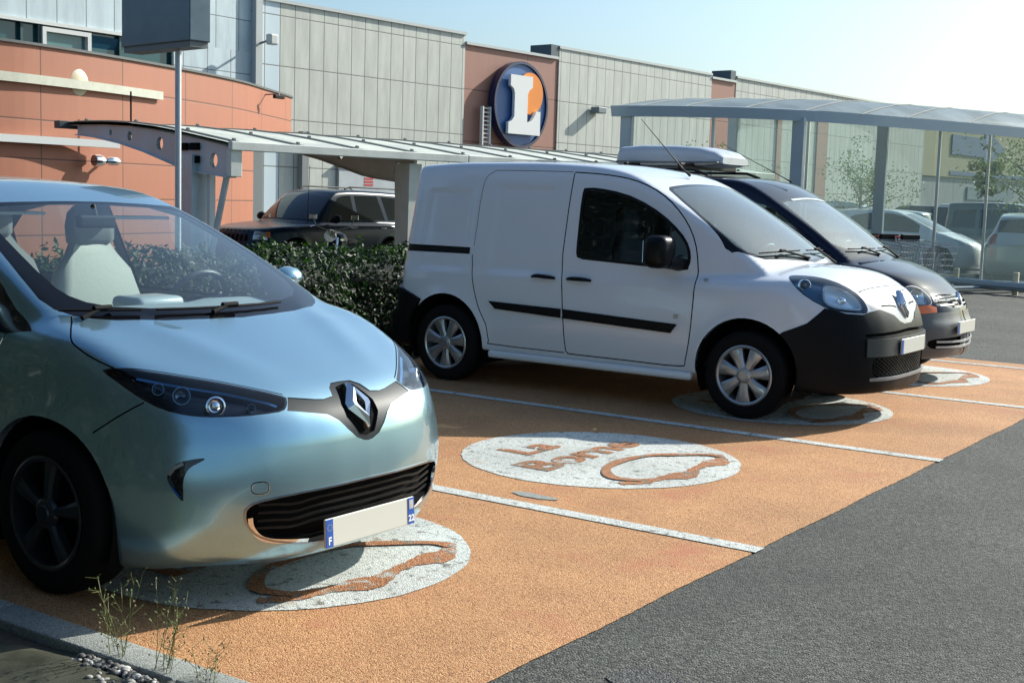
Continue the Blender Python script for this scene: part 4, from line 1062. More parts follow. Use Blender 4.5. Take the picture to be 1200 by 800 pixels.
Y1, WST, XE = 5.2725, 2.6861, -2.2905
def ground():
    S_ = dict(kind='structure')
    sheet('ground', [(-400, -300), (500, -300), (500, 700), (-400, 700)], -.13, ASP2, **S_)
    sheet('road', [(-9.4, -60), (60, -60), (60, 90), (-9.4, 90)], -.004, ASP, **S_)
    rj = random.Random(9); ye = Y1 + 3.15 * WST; ed_ = [(XE + rj.uniform(-.0025, .0025) + .004 * math.sin(i * .21), 2.58 + (ye - 2.58) * i / 300) for i in range(301)]
    sheet('parking_bays', [(-7.6, 2.58)] + ed_ + [(-7.6, ye)], 0.0, ORG, **S_)
    for k in range(4):
        y = Y1 + k * WST; sheet('bay_line', [(-7.5, y - .05), (XE + .015, y - .05), (XE + .015, y + .05), (-7.5, y + .05)], .004, WHT, **S_)
    # round stencilled markings
    for k in (-1, 0, 1, 2):
        cx, cy = -3.892, Y1 + 1.3086 + k * WST; r = .831
        rng = random.Random(k + 5); pts = []
        for i in range(96):
            a = 2 * math.pi * i / 96; rr = r + rng.uniform(-.004, .004); pts.append((cx + rr * math.cos(a), cy + rr * math.sin(a)))
        sheet('bay_roundel', pts, .003, WHT, **S_)
        T = Matrix(((0, -1, 0, cx), (1, 0, 0, cy), (0, 0, 1, .006), (0, 0, 0, 1)))
        def put(name, body, size, u, v, xs=1.0, b=.012):
            # u = across (to +y), v = up the text (to -x)
            o = text_mesh(name, body, size, T @ Matrix.Translation((u, v, 0)), ORG2, None, 0, b, xs=xs); tag(o, **S_)
        put('roundel_lettering', 'La', .33, -.08, .45, 1.25); put('roundel_lettering', 'Borne', .34, -.02, .12, 1.32)
        # car outline under the words: thin arched roof, heavy sill with two wheels
        def band(pts, ws, zz=.006):
            P = [Vector((p[0], p[1], 0)) for p in pts]; L_ = []; R_ = []
            for i, p in enumerate(P):
                t = (P[min(i+1, len(P)-1)] - P[max(i-1, 0)]).normalized(); n = Vector((-t.y, t.x, 0)); w_ = ws[i] / 2
                L_.append(p + n * w_); R_.append(p - n * w_)
            V = [(cx + q.x, cy + q.y, zz) for q in L_ + R_]; n = len(P)
            tag(mesh('roundel_car_outline', V, [(i, i+1, n+i+1, n+i) for i in range(n-1)], ORG2), **S_)
        band([(p[0], p[1]) for p in smooth_poly([(.52, -.42, 0), (.36, -.46, 0), (.21, -.28, 0), (.16, -.02, 0), (.20, .22, 0), (.30, .36, 0), (.45, .50, 0), (.55, .52, 0)], 4, False)], [.045 + .025 * abs(math.sin(i * .4)) for i in range(29)], .0095)
        sill = smooth_poly([(.53, .52, 0), (.585, .44, 0), (.60, .33, 0), (.585, .22, 0), (.59, .08, 0), (.62, -.02, 0), (.62, -.14, 0), (.575, -.26, 0), (.545, -.36, 0), (.50, -.50, 0), (.46, -.56, 0)], 4, False)
        band([(p[0], p[1]) for p in sill], [.06 + .095 * (math.exp(-((p[1] - .33) / .09) ** 2) + math.exp(-((p[1] + .14) / .10) ** 2) + .45 * math.exp(-((p[1] + .42) / .08) ** 2)) + .012 * math.sin(i * 2.3) for i, p in enumerate(sill)])
        rng = random.Random(k); 
    # drain-like stain and seam lines are part of the surface; thin edge where the resin stops
    for nm, cx, cy, rx, ry, z, mm in (('paving_patch', -3.63, 5.47, .13, .045, .004, CONC), ('oil_stain', -1.84, 3.55, .16, .10, 0.0, 'o'), ):
        rng = random.Random(int(cx * 100)); rr_ = [1 + rng.uniform(-.3, .3) for _ in range(18)]
        pts = [(cx + rx * (rr_[i] + rr_[i-1]) / 2 * math.cos(2*math.pi*i/18), cy + ry * (rr_[i] + rr_[i-1]) / 2 * math.sin(2*math.pi*i/18)) for i in range(18)]
        sheet(nm, pts, z, mm if mm != 'o' else granular('oily_asphalt', ((.012, .012, .012), (.035, .036, .035), (.12, .12, .11)), 130, .6, .7), **S_)
    # kerb and planting bed at the near corner
    k = MB()
    for i in range(9):
        x0 = -9.0 + i * 1.0; k.rbox(x0 + .004, x0 + .996, 2.565, 2.70, -.10, .035, .008)
    tag(k.build('kerb', CONC, smooth=True, sharp=40), **S_)
    import mathutils
    V = []; F = []; nx, ny = 150, 60
    for i in range(nx + 1):
        for j in range(ny + 1):
            x = -7.5 + 5.5 * i / nx; y = .4 + 2.16 * j / ny; p = Vector((x, y, 0))
            z = .022 * mathutils.noise.noise(p * 2.2) + .010 * mathutils.noise.noise(Vector((x * 3, y * 11, 1))) + .030 * abs(mathutils.noise.noise(Vector((x * 1.3 + y * 2.0, y * 4.5 - x, 4)))) ** 1.2
            V.append((x, y, .010 + z - .02 * (y > 2.5)))
    for i in range(nx):
        for j in range(ny): F.append((i*(ny+1)+j, (i+1)*(ny+1)+j, (i+1)*(ny+1)+j+1, i*(ny+1)+j+1))
    tag(mesh('weed_membrane', V, F, mat('membrane_fabric', (.050, .052, .034), .5, var=.5, vscale=5, bump=.12, bscale=220), smooth=True), kind='structure')
    sheet('planting_bed', [(-9, -8), (-1.6, -8), (-1.6, 2.56), (-9, 2.56)], .001, mat('soil', (.06, .048, .035), .95, var=.4, vscale=9, bump=.8, bscale=60), **S_)
    # pebbles
    st = MB(); rng = random.Random(3)
    pm = [mat('pebble_grey', (.30, .29, .26), .7), mat('pebble_dark', (.08, .08, .08), .7), mat('pebble_white', (.55, .54, .50), .6)]
    for i in range(300):
        x = rng.uniform(-3.42, -2.6); y = 2.55 - abs(rng.gauss(0, .06)) * (.4 + max(0, x + 3.4) * 2.2)
        r = rng.uniform(.006, .017) * (1.5 if rng.random() < .1 else 1); st.cur = rng.choice([0, 0, 1, 1, 1, 2])
        sx, sy, sz = rng.uniform(.8, 1.4), rng.uniform(.7, 1.1), rng.uniform(.5, .8); an = rng.uniform(0, 6.28); c, s_ = math.cos(an), math.sin(an); z = rng.uniform(-.008, .006) + .022
        V = []; F = []
        for a, b in enumerate((-.9, -.4, .3, .85)):
            rr = math.sqrt(max(0, 1 - b * b))
            for q in range(7):
                t = 2 * math.pi * q / 7 + a * .3; px, py = rr * math.cos(t) * sx, rr * math.sin(t) * sy; V.append((x + r * (px * c - py * s_), y + r * (px * s_ + py * c), z + r * b * sz))
        for a in range(3):
            for q in range(7): F.append((a*7+q, a*7+(q+1) % 7, (a+1)*7+(q+1) % 7, (a+1)*7+q))
        F += [tuple(range(7))[::-1], tuple(range(21, 28))]; st.add(V, F)
    tag(st.build('pebbles', pm, smooth=True, sharp=70), kind='stuff')

def weed(x, y, h, n, lean, label, seed):
    rng = random.Random(seed); root = empty('weed', (x, y, -.02), label=label, cat='weed', group='dry weeds growing over the kerb')
    st = MB(); bd = MB(); bd2 = MB()
    for i in range(n):
        a = rng.uniform(0, 6.28); l = h * rng.uniform(.45, 1.0); b = Vector((rng.uniform(-.03, .03), rng.uniform(-.02, .02), 0)); d = Vector((math.cos(a) * .22 + lean[0], math.sin(a) * .22 + lean[1], 1)).normalized()
        pts = []; p = b.copy(); k = 7
        for j in range(k + 1):
            pts.append(tuple(p)); d = (d + Vector((rng.uniform(-.12, .12), rng.uniform(-.12, .12), .03))).normalized(); p = p + d * l / k
        st.tube(pts, [.0017 - .0009 * j / k for j in range(k + 1)], 4)
        for j in range(2, k + 1):
            for q in range(rng.choice((1, 2, 3))):
                o = Vector(pts[j]); a2 = rng.uniform(0, 6.28); e = o + Vector((math.cos(a2), math.sin(a2), rng.uniform(.2, 1.2))) * rng.uniform(.012, .045); st.tube([tuple(o), tuple(e)], [.0008, .0005], 3, cap=False)
                if rng.random() < .6:
                    r = rng.uniform(.0022, .0045); (bd if rng.random() < .6 else bd2).add([tuple(e + Vector(v) * r) for v in ((1, 0, 0), (-1, 0, 0), (0, 1, 0), (0, -1, 0), (0, 0, 1.3), (0, 0, -1.3))], [(0, 2, 4), (2, 1, 4), (1, 3, 4), (3, 0, 4), (2, 0, 5), (1, 2, 5), (3, 1, 5), (0, 3, 5)])
                else:
                    u = Vector((math.cos(a2 + 1), math.sin(a2 + 1), .3)) * .004; t = (e - o).normalized() * rng.uniform(.008, .018); bd2.add([tuple(e), tuple(e + t * .5 + u), tuple(e + t), tuple(e + t * .5 - u)], [(0, 1, 2, 3)])
    st.build('stems', mat('weed_stem', (.16, .17, .05), .7), root); tag(bd.build('seed_heads', mat('weed_seed', (.42, .36, .20), .8), root), kind='stuff'); bd2.build('leaves', mat('weed_leaf', (.10, .15, .03), .7), root)
    return root

def leaf_quads(mb, rng, c, size, spread_up=.3, nrm=None):
    """one leaf: a folded pair of triangles"""
    n = Vector((rng.gauss(0, 1), rng.gauss(0, 1), rng.gauss(0, 1) + spread_up));
    if nrm is not None: n = n.normalized() * .8 + nrm
    n.normalize(); u = n.orthogonal().normalized(); a = rng.uniform(0, 6.28); w = n.cross(u); d = u * math.cos(a) + w * math.sin(a); e = n.cross(d)
    s = size * rng.uniform(.7, 1.25); c = Vector(c)
    mb.add([tuple(c - d * s * .5), tuple(c + e * s * .24 + n * s * .04), tuple(c + d * s * .5), tuple(c - e * s * .24 + n * s * .04)], [(0, 1, 2), (0, 2, 3)])

def leafmat(name, col, tr=.25, rough=.4, var=.35):
    if name in MATS: return MATS[name]
    m = mat(name, col, rough, var=var, vscale=6, spec=.5); nt = m.node_tree; b = nt.nodes['Principled BSDF']; out = nt.nodes['Material Output']
    t = nt.nodes.new('ShaderNodeBsdfTranslucent'); t.inputs['Color'].default_value = (col[0] * 1.6, col[1] * 1.9, col[2] * .8, 1)
    mx = nt.nodes.new('ShaderNodeMixShader'); mx.inputs[0].default_value = tr; nt.links.new(b.outputs[0], mx.inputs[1]); nt.links.new(t.outputs[0], mx.inputs[2]); nt.links.new(mx.outputs[0], out.inputs['Surface']); return m

def hedge(y0, y1, x0, x1, top, label, seed=1, n=26000):
    import mathutils
    rng = random.Random(seed); root = empty('hedge', (x0, y0, 0), label=label, cat='hedge')
    mb = MB()
    def surf(u, v):   # u along, v around the section: front face, top, back face
        y = y0 + (y1 - y0) * u; bump = .16 * mathutils.noise.noise(Vector((y * 1.3, v * 3, seed))) + .07 * mathutils.noise.noise(Vector((y * 4, v * 9, seed + 3)))
        h = top - .06 + bump
        if v < .42: return Vector((x1 + bump * .8 - .10 * (v / .42) ** 3, y, .02 + (h - .02) * v / .42)), Vector((1, 0, .2))
        if v < .72: return Vector((x1 - .1 + (x0 - x1 + .2) * (v - .42) / .3, y, h)), Vector((0, 0, 1))
        return Vector((x0 - bump * .8, y, h * (1 - (v - .72) / .28))), Vector((-1, 0, .2))
    for i in range(n):
        p, nn = surf(rng.random(), rng.random()); dpt = abs(rng.gauss(0, .06)); p = p - nn.normalized() * (dpt - .035) + Vector((rng.gauss(0, .02), rng.gauss(0, .02), rng.gauss(0, .02)))
        mb.cur = 0 if rng.random() < .7 else 1
        leaf_quads(mb, rng, p - Vector((x0, y0, 0)), .056, .5, nn * .5)
    for i in range(int((y1 - y0) * 9)):   # shoots standing above the clipped top
        x, y = rng.uniform(x0, x1), rng.uniform(y0, y1); h = rng.uniform(.05, .2)
        for k in range(6): mb.cur = 1; leaf_quads(mb, rng, (x - x0 + rng.gauss(0, .02), y - y0 + rng.gauss(0, .02), top - .02 + h * k / 6), .06, .2)
    mb.build('foliage', [leafmat('laurel_leaf', (.008, .024, .004), .10, .62), leafmat('laurel_young_leaf', (.028, .070, .009), .18, .6)], root)
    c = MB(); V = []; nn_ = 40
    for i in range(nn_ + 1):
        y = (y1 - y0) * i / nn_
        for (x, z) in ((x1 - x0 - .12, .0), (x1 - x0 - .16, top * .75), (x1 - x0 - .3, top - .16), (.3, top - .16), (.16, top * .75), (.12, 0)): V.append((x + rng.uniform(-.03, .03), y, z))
    c.add(V, [(i*6 + k, i*6 + k + 1, (i+1)*6 + k + 1, (i+1)*6 + k) for i in range(nn_) for k in range(5)]); c.build('dark_core', mat('hedge_core_dark', (.012, .014, .008), .9), root)
    return root

def tree(x, y, h, cr, label, seed, leaf=.10, n=5000, base=-.1, group='trees in the far car park', trunk=.10, cat='tree', sparse=False, col=(.06, .09, .03)):
    rng = random.Random(seed); root = empty('tree', (x, y, base), label=label, cat=cat, group=group)
    t = MB(); ends = []
    th = h * .38
    t.tube([(0, 0, 0), (.03, .02, th * .5), (-.02, .03, th), (0, 0, h * .7)], [trunk, trunk * .8, trunk * .7, trunk * .25], 8)
    for i in range(11):
        a = i * 2.4 + rng.uniform(-.3, .3); z0 = th * rng.uniform(.8, 1.6); l = cr * rng.uniform(.6, 1.0); up = rng.uniform(.3, .9)
        p0 = Vector((0, 0, z0)); p1 = p0 + Vector((math.cos(a), math.sin(a), up)) * l * .5; p2 = p1 + Vector((math.cos(a + .3), math.sin(a + .3), up * .8)) * l * .45
        t.tube([tuple(p0), tuple(p1), tuple(p2)], [trunk * .4, trunk * .25, trunk * .08], 5); ends += [p1, p2]
    ends += [Vector((0, 0, h * .72)), Vector((0, 0, h * .85))]
    t.build('trunk', mat('bark', (.12, .10, .075), .9, var=.3, vscale=10, bump=.6, bscale=40), root, smooth=True)
    m = MB(); clumps = []
    for e in ends:
        for k in range(3): clumps.append((e + Vector((rng.gauss(0, .3), rng.gauss(0, .3), rng.gauss(0, .25))) * cr * .5, cr * rng.uniform(.16, .34)))
    for i in range(n):
        c, r = rng.choice(clumps); d = Vector((rng.gauss(0, 1), rng.gauss(0, 1), rng.gauss(0, .8))).normalized() * r * rng.random() ** .4
        m.cur = rng.choice((0, 0, 1)); leaf_quads(m, rng, c + d, leaf, .3)
    m.build('crown', [leafmat('leaf_a_%d' % (col[0] * 1000), col, .3, .5), leafmat('leaf_b_%d' % (col[0] * 1000), tuple(v * 1.5 for v in col), .35, .5)], root)
    return root

# ---------------------------------------------------------------- panelled facades (u = metres along, v = height)
def panel_mat(name, col, pw, rows, var=.06, line=.02, rough=.55, metal=0.0, tints=None, stain=.2):
    """rows = list of seam heights; pw = panel width"""
    if name in MATS: return MATS[name]
    m = bpy.data.materials.new(name); m.use_nodes = True; nt, N, Lk, B = nodes(m)
    uv = N('ShaderNodeUVMap'); sp = N('ShaderNodeSeparateXYZ'); Lk(uv.outputs['UV'], sp.inputs[0])
    def M(op, a, b=None, c=None):
        n = N('ShaderNodeMath', operation=op)
        for i, q in enumerate((a, b, c)):
            if q is None: continue
            if isinstance(q, (int, float)): n.inputs[i].default_value = q
            else: Lk(q, n.inputs[i])
        return n.outputs[0]
    u = M('DIVIDE', sp.outputs['X'], pw); fu = M('FRACT', u); du = M('MULTIPLY', M('MINIMUM', fu, M('SUBTRACT', 1.0, fu)), pw)
    d = du; row = None
    for r in rows:
        dv = M('ABSOLUTE', M('SUBTRACT', sp.outputs['Y'], r)); d = M('MINIMUM', d, dv); g = M('GREATER_THAN', sp.outputs['Y'], r); row = g if row is None else M('ADD', row, g)
    seam = M('LESS_THAN', d, line / 2)
    cx = N('ShaderNodeCombineXYZ'); Lk(M('FLOOR', u), cx.inputs[0])
    if row is not None: Lk(row, cx.inputs[1])
    wn = N('ShaderNodeTexWhiteNoise', noise_dimensions='2D'); Lk(cx.outputs[0], wn.inputs['Vector'])
    mr = N('ShaderNodeMapRange'); mr.inputs['To Min'].default_value = 1 - var; mr.inputs['To Max'].default_value = 1 + var; Lk(wn.outputs['Value'], mr.inputs['Value'])
    vm = N('ShaderNodeVectorMath', operation='SCALE'); vm.inputs[0].default_value = col; Lk(mr.outputs['Result'], vm.inputs['Scale']); c = vm.outputs['Vector']
    # rain streaks and grime
    mp = N('ShaderNodeMapping'); mp.inputs['Scale'].default_value = (2.2, .35, 1); Lk(uv.outputs['UV'], mp.inputs['Vector'])
    nz = N('ShaderNodeTexNoise', i_Scale=1.6, i_Detail=8, i_Roughness=.65); Lk(mp.outputs[0], nz.inputs['Vector'])
    m2 = N('ShaderNodeMapRange'); m2.inputs['From Min'].default_value = .3; m2.inputs['From Max'].default_value = .7; m2.inputs['To Min'].default_value = 1 - stain; m2.inputs['To Max'].default_value = 1 + stain * .5; Lk(nz.outputs['Fac'], m2.inputs['Value'])
    v2 = N('ShaderNodeVectorMath', operation='SCALE'); Lk(c, v2.inputs[0]); Lk(m2.outputs['Result'], v2.inputs['Scale']); c = v2.outputs['Vector']
    if tints:
        for (u0, u1, tc) in tints:
            k = M('MULTIPLY', M('GREATER_THAN', sp.outputs['X'], u0), M('LESS_THAN', sp.outputs['X'], u1)); mx = N('ShaderNodeMix', data_type='RGBA'); Lk(k, mx.inputs[0]); Lk(c, mx.inputs[6]); mx.inputs[7].default_value = (*tc, 1); c = mx.outputs[2]
    mx = N('ShaderNodeMix', data_type='RGBA'); Lk(seam, mx.inputs[0]); Lk(c, mx.inputs[6]); mx.inputs[7].default_value = (*[v * .28 for v in col], 1)
    Lk(mx.outputs[2], B.inputs['Base Color']); B.inputs['Roughness'].default_value = rough; B.inputs['Metallic'].default_value = metal
    bp = N('ShaderNodeBump'); bp.inputs['Strength'].default_value = .2; bp.inputs['Distance'].default_value = .01; sm = N('ShaderNodeMapRange'); sm.inputs['From Max'].default_value = line; Lk(d, sm.inputs['Value']); Lk(sm.outputs['Result'], bp.inputs['Height']); Lk(bp.outputs['Normal'], B.inputs['Normal'])
    MATS[name] = m; return m
def facade(name, plan, z0, z1, m, parent=None, thick=.3, u0=0.0):
    """wall along the plan polyline, its outer face towards +x; UV in metres"""
    P = [Vector((x, y, 0)) for x, y in plan]; n = len(P); us = [u0]
    for i in range(1, n): us.append(us[-1] + (P[i] - P[i-1]).length)
    back = []
    for i in range(n):
        t = (P[min(i+1, n-1)] - P[max(i-1, 0)]).normalized(); back.append(P[i] + Vector((-t.y, t.x, 0)) * thick)
    V = []; UV = []
    for Q in (P, back):
        for z in (z0, z1):
            for i, p in enumerate(Q): V.append((p.x, p.y, z)); UV.append((us[i], z))
    a, b, c, d = 0, n, 2*n, 3*n; F = []
    for i in range(n - 1): F += [(a+i, a+i+1, b+i+1, b+i), (c+i+1, c+i, d+i, d+i+1), (b+i, b+i+1, d+i+1, d+i)]
    F += [(a, b, d, c), (a+n-1, c+n-1, d+n-1, b+n-1)]
    o = mesh(name, V, F, m, parent); uvl = o.data.uv_layers.new(name='UVMap')
    for l in o.data.loops: uvl.data[l.index].uv = UV[l.vertex_index]
    return o

WA = Vector((-26, 25, 0)); WD = Vector((.08, 1, 0)).normalized(); WN = Vector((WD.y, -WD.x, 0))
def wp(s, out=0.0, z=0.0):
    p = WA + WD * s + WN * out; return Vector((p.x, p.y, z))
def wxy(s, out=0.0): p = wp(s, out); return (p.x, p.y)
WM = Matrix(((WD.x, 0, WN.x, WA.x), (WD.y, 0, WN.y, WA.y), (0, 1, 0, 0), (0, 0, 0, 1)))   # (s, z, out) -> world

def buildings():
    grey = panel_mat('grey_cladding', (.55, .56, .49), .535, [.9, 2.2, 3.5, 4.93, 6.28], var=.035, line=.028, tints=[(.0, 1.07, (.56, .66, .70))])
    blue = panel_mat('pale_blue_cladding', (.50, .60, .63), .80, [1.6, 3.2, 4.6, 6.0], var=.06, line=.025)
    terra = panel_mat('terracotta_cladding', (.345, .12, .062), 2.25, [.55, 1.27, 2.0, 2.73, 3.46], var=.035, line=.026, stain=.06)
    terra2 = panel_mat('terracotta_band', (.36, .165, .115), 3.2, [2.1, 3.3, 4.95], var=.02, line=.03, stain=.06)
    capm = mat('coping_metal', (.45, .47, .46), .4, metal=.3)
    b = empty('retail_building', (0, 0, 0), label='long grey panelled retail hall with a terracotta bay carrying the round emblem', cat='building')
    facade('wall', [wxy(-.2), wxy(8.48)], -.2, 6.62, grey, b); facade('terracotta_bay', [wxy(8.48, -.02), wxy(13.37, -.02)], -.2, 6.34, terra2, b)
    facade('wall', [wxy(13.37, .02), wxy(23.6, .02)], -.2, 6.72, grey, b, u0=3.1); facade('terracotta_bay', [wxy(23.6, -.02), wxy(25.6, -.02)], -.2, 6.60, terra2, b)
    facade('wall', [wxy(25.6, .0), wxy(46, .0)], -.2, 6.80, grey, b, u0=1.1)
    facade('terracotta_bay', [wxy(33.2, .06), wxy(34.3, .06)], -.2, 6.2, terra2, b, thick=.05); facade('terracotta_bay', [wxy(29.3, .06), wxy(29.7, .06)], -.2, 6.2, terra2, b, thick=.05)
    for s0, s1, z in ((-.2, 8.5, 6.62), (8.5, 13.3, 6.34), (13.35, 23.6, 6.72), (23.6, 25.6, 6.60), (25.6, 46, 6.80)):
        c = MB(); c.box(s0, s1, z, z + .09, -.32, .06, WM); c.build('coping', capm, b)
    for s, z in ((13.2, 6.36), (25.4, 6.62)):
        c = MB(); c.box(s - .30, s + .12, z, z + .46, -.9, .02, WM); c.build('parapet_box', mat('slate_box', (.06, .09, .11), .5), b)
    c = MB(); c.box(-.12, .10, 2.0, 6.9, 0, .20, WM); c.build('downpipe_pillar', mat('pillar_white', (.50, .52, .50), .5), b)
    c = MB(); c.box(1.55, 1.75, -.2, 3.2, 0.02, .2, WM); c.box(-.6, -.1, -.2, 3.2, .02, .5, WM); c.build('grey_pier', mat('pier_grey', (.22, .24, .24), .6), b)
    # staff door with a red notice
    d = empty('steel_door', (0, 0, 0)); d.parent = b
    c = MB(); c.box(3.05, 5.95, -.1, 2.28, .02, .09, WM); c.build('door_leaf', mat('door_white', (.46, .49, .50), .5, var=.08, vscale=3), d)
    c = MB(); c.box(3.0, 6.0, 2.28, 2.36, .0, .14, WM); c.build('door_frame', mat('door_frame_grey', (.2, .21, .21), .5), d)
    c = MB()
    for i in range(3): c.box(4.05, 4.42, 1.76 + i * .09, 1.82 + i * .09, .091, .097, WM)
    c.build('red_notice', mat('notice_red', (.55, .06, .05), .5), d)
    # ventilator boxes on the wall
    for s, z in ((15.4, 4.65),):
        v = empty('wall_floodlight', (0, 0, 0), label='small grey floodlight box on the grey hall right of the round emblem', cat='floodlight')
        c = MB(); c.rbox(s - .12, s + .38, z, z + .22, .05, .4, .03, WM); c.build('housing', mat('flood_grey', (.18, .22, .24), .5), v); c = MB(); c.box(s + .1, s + .16, z + .08, z + .14, -.02, .08, WM); c.build('bracket', GREYPL, v)
    # round emblem
    sg = empty('wall_sign', (0, 0, 0), label='big round blue wall sign with a white letter L over an orange disc', cat='sign')
    cs, cz, rr = 11.06, 4.62, 1.42
    def disc(r, d0, d1, s=cs, z=cz, n=72): return [(s + r * math.cos(2*math.pi*i/n), z + r * math.sin(2*math.pi*i/n)) for i in range(n)], d1 - d0, d0
    NAVY = mat('sign_navy', (.010, .018, .075), .35, coat=.3); BLUE = mat('sign_blue', (.045, .13, .33), .4)
    def add(name, poly, d0, d1, m, hole=None):
        k = MB(); k.prism(poly, d1 - d0, WM, z=d0); return k.build(name, m, sg)
    add('sign_case', disc(rr, 0, 0)[0], .04, .22, NAVY)
    # raised rim ring
    k = MB(); n = 72; V = []
    for r, o in ((rr, .22), (rr, .30), (rr - .09, .30), (rr - .09, .22)):
        for i in range(n): V.append(WM @ Vector((cs + r * math.cos(2*math.pi*i/n), cz + r * math.sin(2*math.pi*i/n), o)))
    k.add(V, [(a*n + i, a*n + (i+1) % n, (a+1)*n + (i+1) % n, (a+1)*n + i) for a in range(3) for i in range(n)]); k.build('sign_rim', NAVY, sg)
    add('sign_face', disc(rr - .10, 0, 0)[0], .222, .24, BLUE)
    add('orange_disc', disc(.69, 0, 0, cs + .42, cz + .40)[0], .245, .30, mat('sign_orange', (.85, .25, .02), .4))
    L_ = [(-.60, 1.0 - .12), (.42, 1.0 - .12), (.42, .52), (.26, .44), (.17, .30), (.17, -.82), (.28, -.82), (.28, -.62), (.45, -.52), (.55, -.35), (.60, -.22), (.80, -.22), (.80, -1.04), (-.66, -1.04), (-.66, -.68), (-.52, -.62), (-.42, -.48), (-.42, .34), (-.48, .46), (-.60, .54)]
    L_ = [(-.60, .88), (.42, .88), (.42, .52), (.28, .44), (.20, .28), (.20, -.66), (.42, -.56), (.55, -.40), (.62, -.24), (.82, -.24), (.82, -1.04), (-.66, -1.04), (-.66, -.68), (-.50, -.60), (-.40, -.46), (-.40, .30), (-.46, .44), (-.60, .52)]
    add('letter_l', [(cs + x * 1.13 - .08, cz + y * 1.0 + .06) for x, y in L_], .31, .42, mat('sign_white', (.80, .80, .77), .45))
    ld = empty('wall_ladder', (0, 0, 0), label='narrow white ladder fixed to the wall left of the round emblem', cat='ladder')
    for s in (9.22, 9.58): c = MB(); c.box(s - .03, s + .03, 2.2, 4.45, .08, .2, WM); c.build('ladder_rail', mat('ladder_white', (.62, .62, .58), .5), ld)
    for i in range(16): c = MB(); c.box(9.25, 9.55, 2.35 + i * .135, 2.395 + i * .135, .1, .17, WM); c.build('rung', mat('ladder_white'), ld)
    # left wing: panels above a ribbon of windows
    w = empty('office_wing', (0, 0, 0), label='pale blue panelled office wing with a ribbon window behind the curved terracotta front', cat='building')
    facade('wall', [(-26.0, 8), (-26.0, 24.85)], 5.18, 8.4, blue, w, u0=.38); facade('wall', [(-26.0, 22.2), (-26.0, 24.85)], -.2, 5.18, blue, w, u0=.46)
    c = MB(); c.box(-26.2, -25.93, 8, 22.2, 5.12, 5.20); c.build('window_head', mat('white_trim', (.62, .63, .6), .5), w)
    gl = mat('teal_window', (.02, .09, .10), .08, coat=.5)
    c = MB(); c.box(-26.3, -26.1, 8, 22.2, 3.3, 5.12); c.build('ribbon_glass', gl, w)
    for y in (15, 16.6, 17.9, 18.35, 19.75, 20.6, 22.2): c = MB(); c.box(-26.1, -26.0, y - .03, y + .03, 3.3, 5.12); c.build('mullion', mat('teal_frame', (.03, .08, .08), .4), w)
    wf = empty('window', (0, 0, 0)); wf.parent = w
    f = MB()
    for a in ((18.40, 18.50, 3.9, 5.08), (19.62, 19.72, 3.9, 5.08), (18.5, 19.62, 4.98, 5.08), (18.5, 19.62, 3.9, 4.0)): f.box(-26.1, -25.94, *a)
    f.build('window_frame', mat('white_trim'), wf); f = MB(); f.box(-26.08, -26.06, 18.5, 19.62, 4.0, 4.98); f.build('pane', mat('pane_light', (.10, .22, .22), .1, coat=.4), wf)
    f = MB(); M_ = Matrix.Translation((-26.05, 20.2, 5.05)) @ Matrix.Rotation(R(18), 4, 'Y'); f.box(0, .04, -.55, .5, -1.1, 0, M_); f.build('tilted_sash', mat('sash_blue', (.02, .10, .16), .08, coat=.5), w)
    # curved terracotta front
    cb = empty('curved_terracotta_front', (0, 0, 0), label='curved terracotta clad building front on the left with a pale rail across it', cat='building')
    plan = [(-21.9, 4), (-21.55, 9), (-21.5, 12.5), (-21.5, 14.35), (-21.57, 15.3), (-21.75, 16.5), (-22.15, 18.2), (-22.75, 20.2), (-23.55, 22.2), (-24.5, 23.9), (-25.4, 25.5), (-26.35, 27.0)]
    pl = [(p[0], p[1]) for p in smooth_poly([(x, y, 0) for x, y in plan], 4, False)]
    low = [p for p in pl if p[1] < 23.3]
    facade('lower_wall', low, -.2, 3.02, terra, cb, thick=.25); facade('upper_band', pl, 3.02, 4.1, terra, cb, thick=.25)
    cc = MB(); V = []
    for (x, y) in pl:
        for dx, z in ((.05, 4.10), (.05, 4.15), (-.3, 4.15), (-.3, 4.10)): V.append((x + dx, y, z))
    cc.add(V, [(i*4 + k, i*4 + (k+1) % 4, (i+1)*4 + (k+1) % 4, (i+1)*4 + k) for i in range(len(pl)-1) for k in range(4)]); cc.build('coping', mat('coping_dark', (.07, .08, .08), .5), cb)
    rl = MB(); rp = [p for p in pl if p[1] < 18.9]; rl.ribbon([(p[0] + .06, p[1], 3.47) for p in rp], (1, 0, 0), .17, .05); rl.build('pale_rail', mat('pale_rail', (.50, .50, .40), .6, var=.15, vscale=4), cb)
    c = MB(); c.box(-21.55, -21.35, 12, 16.9, 2.28, 2.42); c.build('white_pipe', mat('white_trim'), cb)
    ch = MB(); ch.box(-21.36, -21.34, 17.15, 17.18, 2.55, 3.42); ch.build('chain', DARK, cb)
    wl = empty('wall_lamp', (-21.62, 16.15, 3.52), label='round cream wall lamp behind the pale rail', cat='wall lamp')
    c = MB(); c.lathe([(.27, -.0), (.27, .02), (.22, .05), (.12, .07), (.001, .08)], 'X', (-.1, 0, 0), 32); c.build('lamp_shade', mat('lamp_cream', (.62, .54, .36), .5), wl, smooth=True); c = MB(); c.lathe([(.275, -.03), (.275, .0), (.001, .0)], 'X', (-.12, 0, 0), 32); c.build('back_plate', GREYPL, wl)
    sl = empty('wall_spotlight', (-22.0, 16.75, 2.02), label='chrome twin spotlight on the terracotta wall under the canopy beam', cat='spotlight')
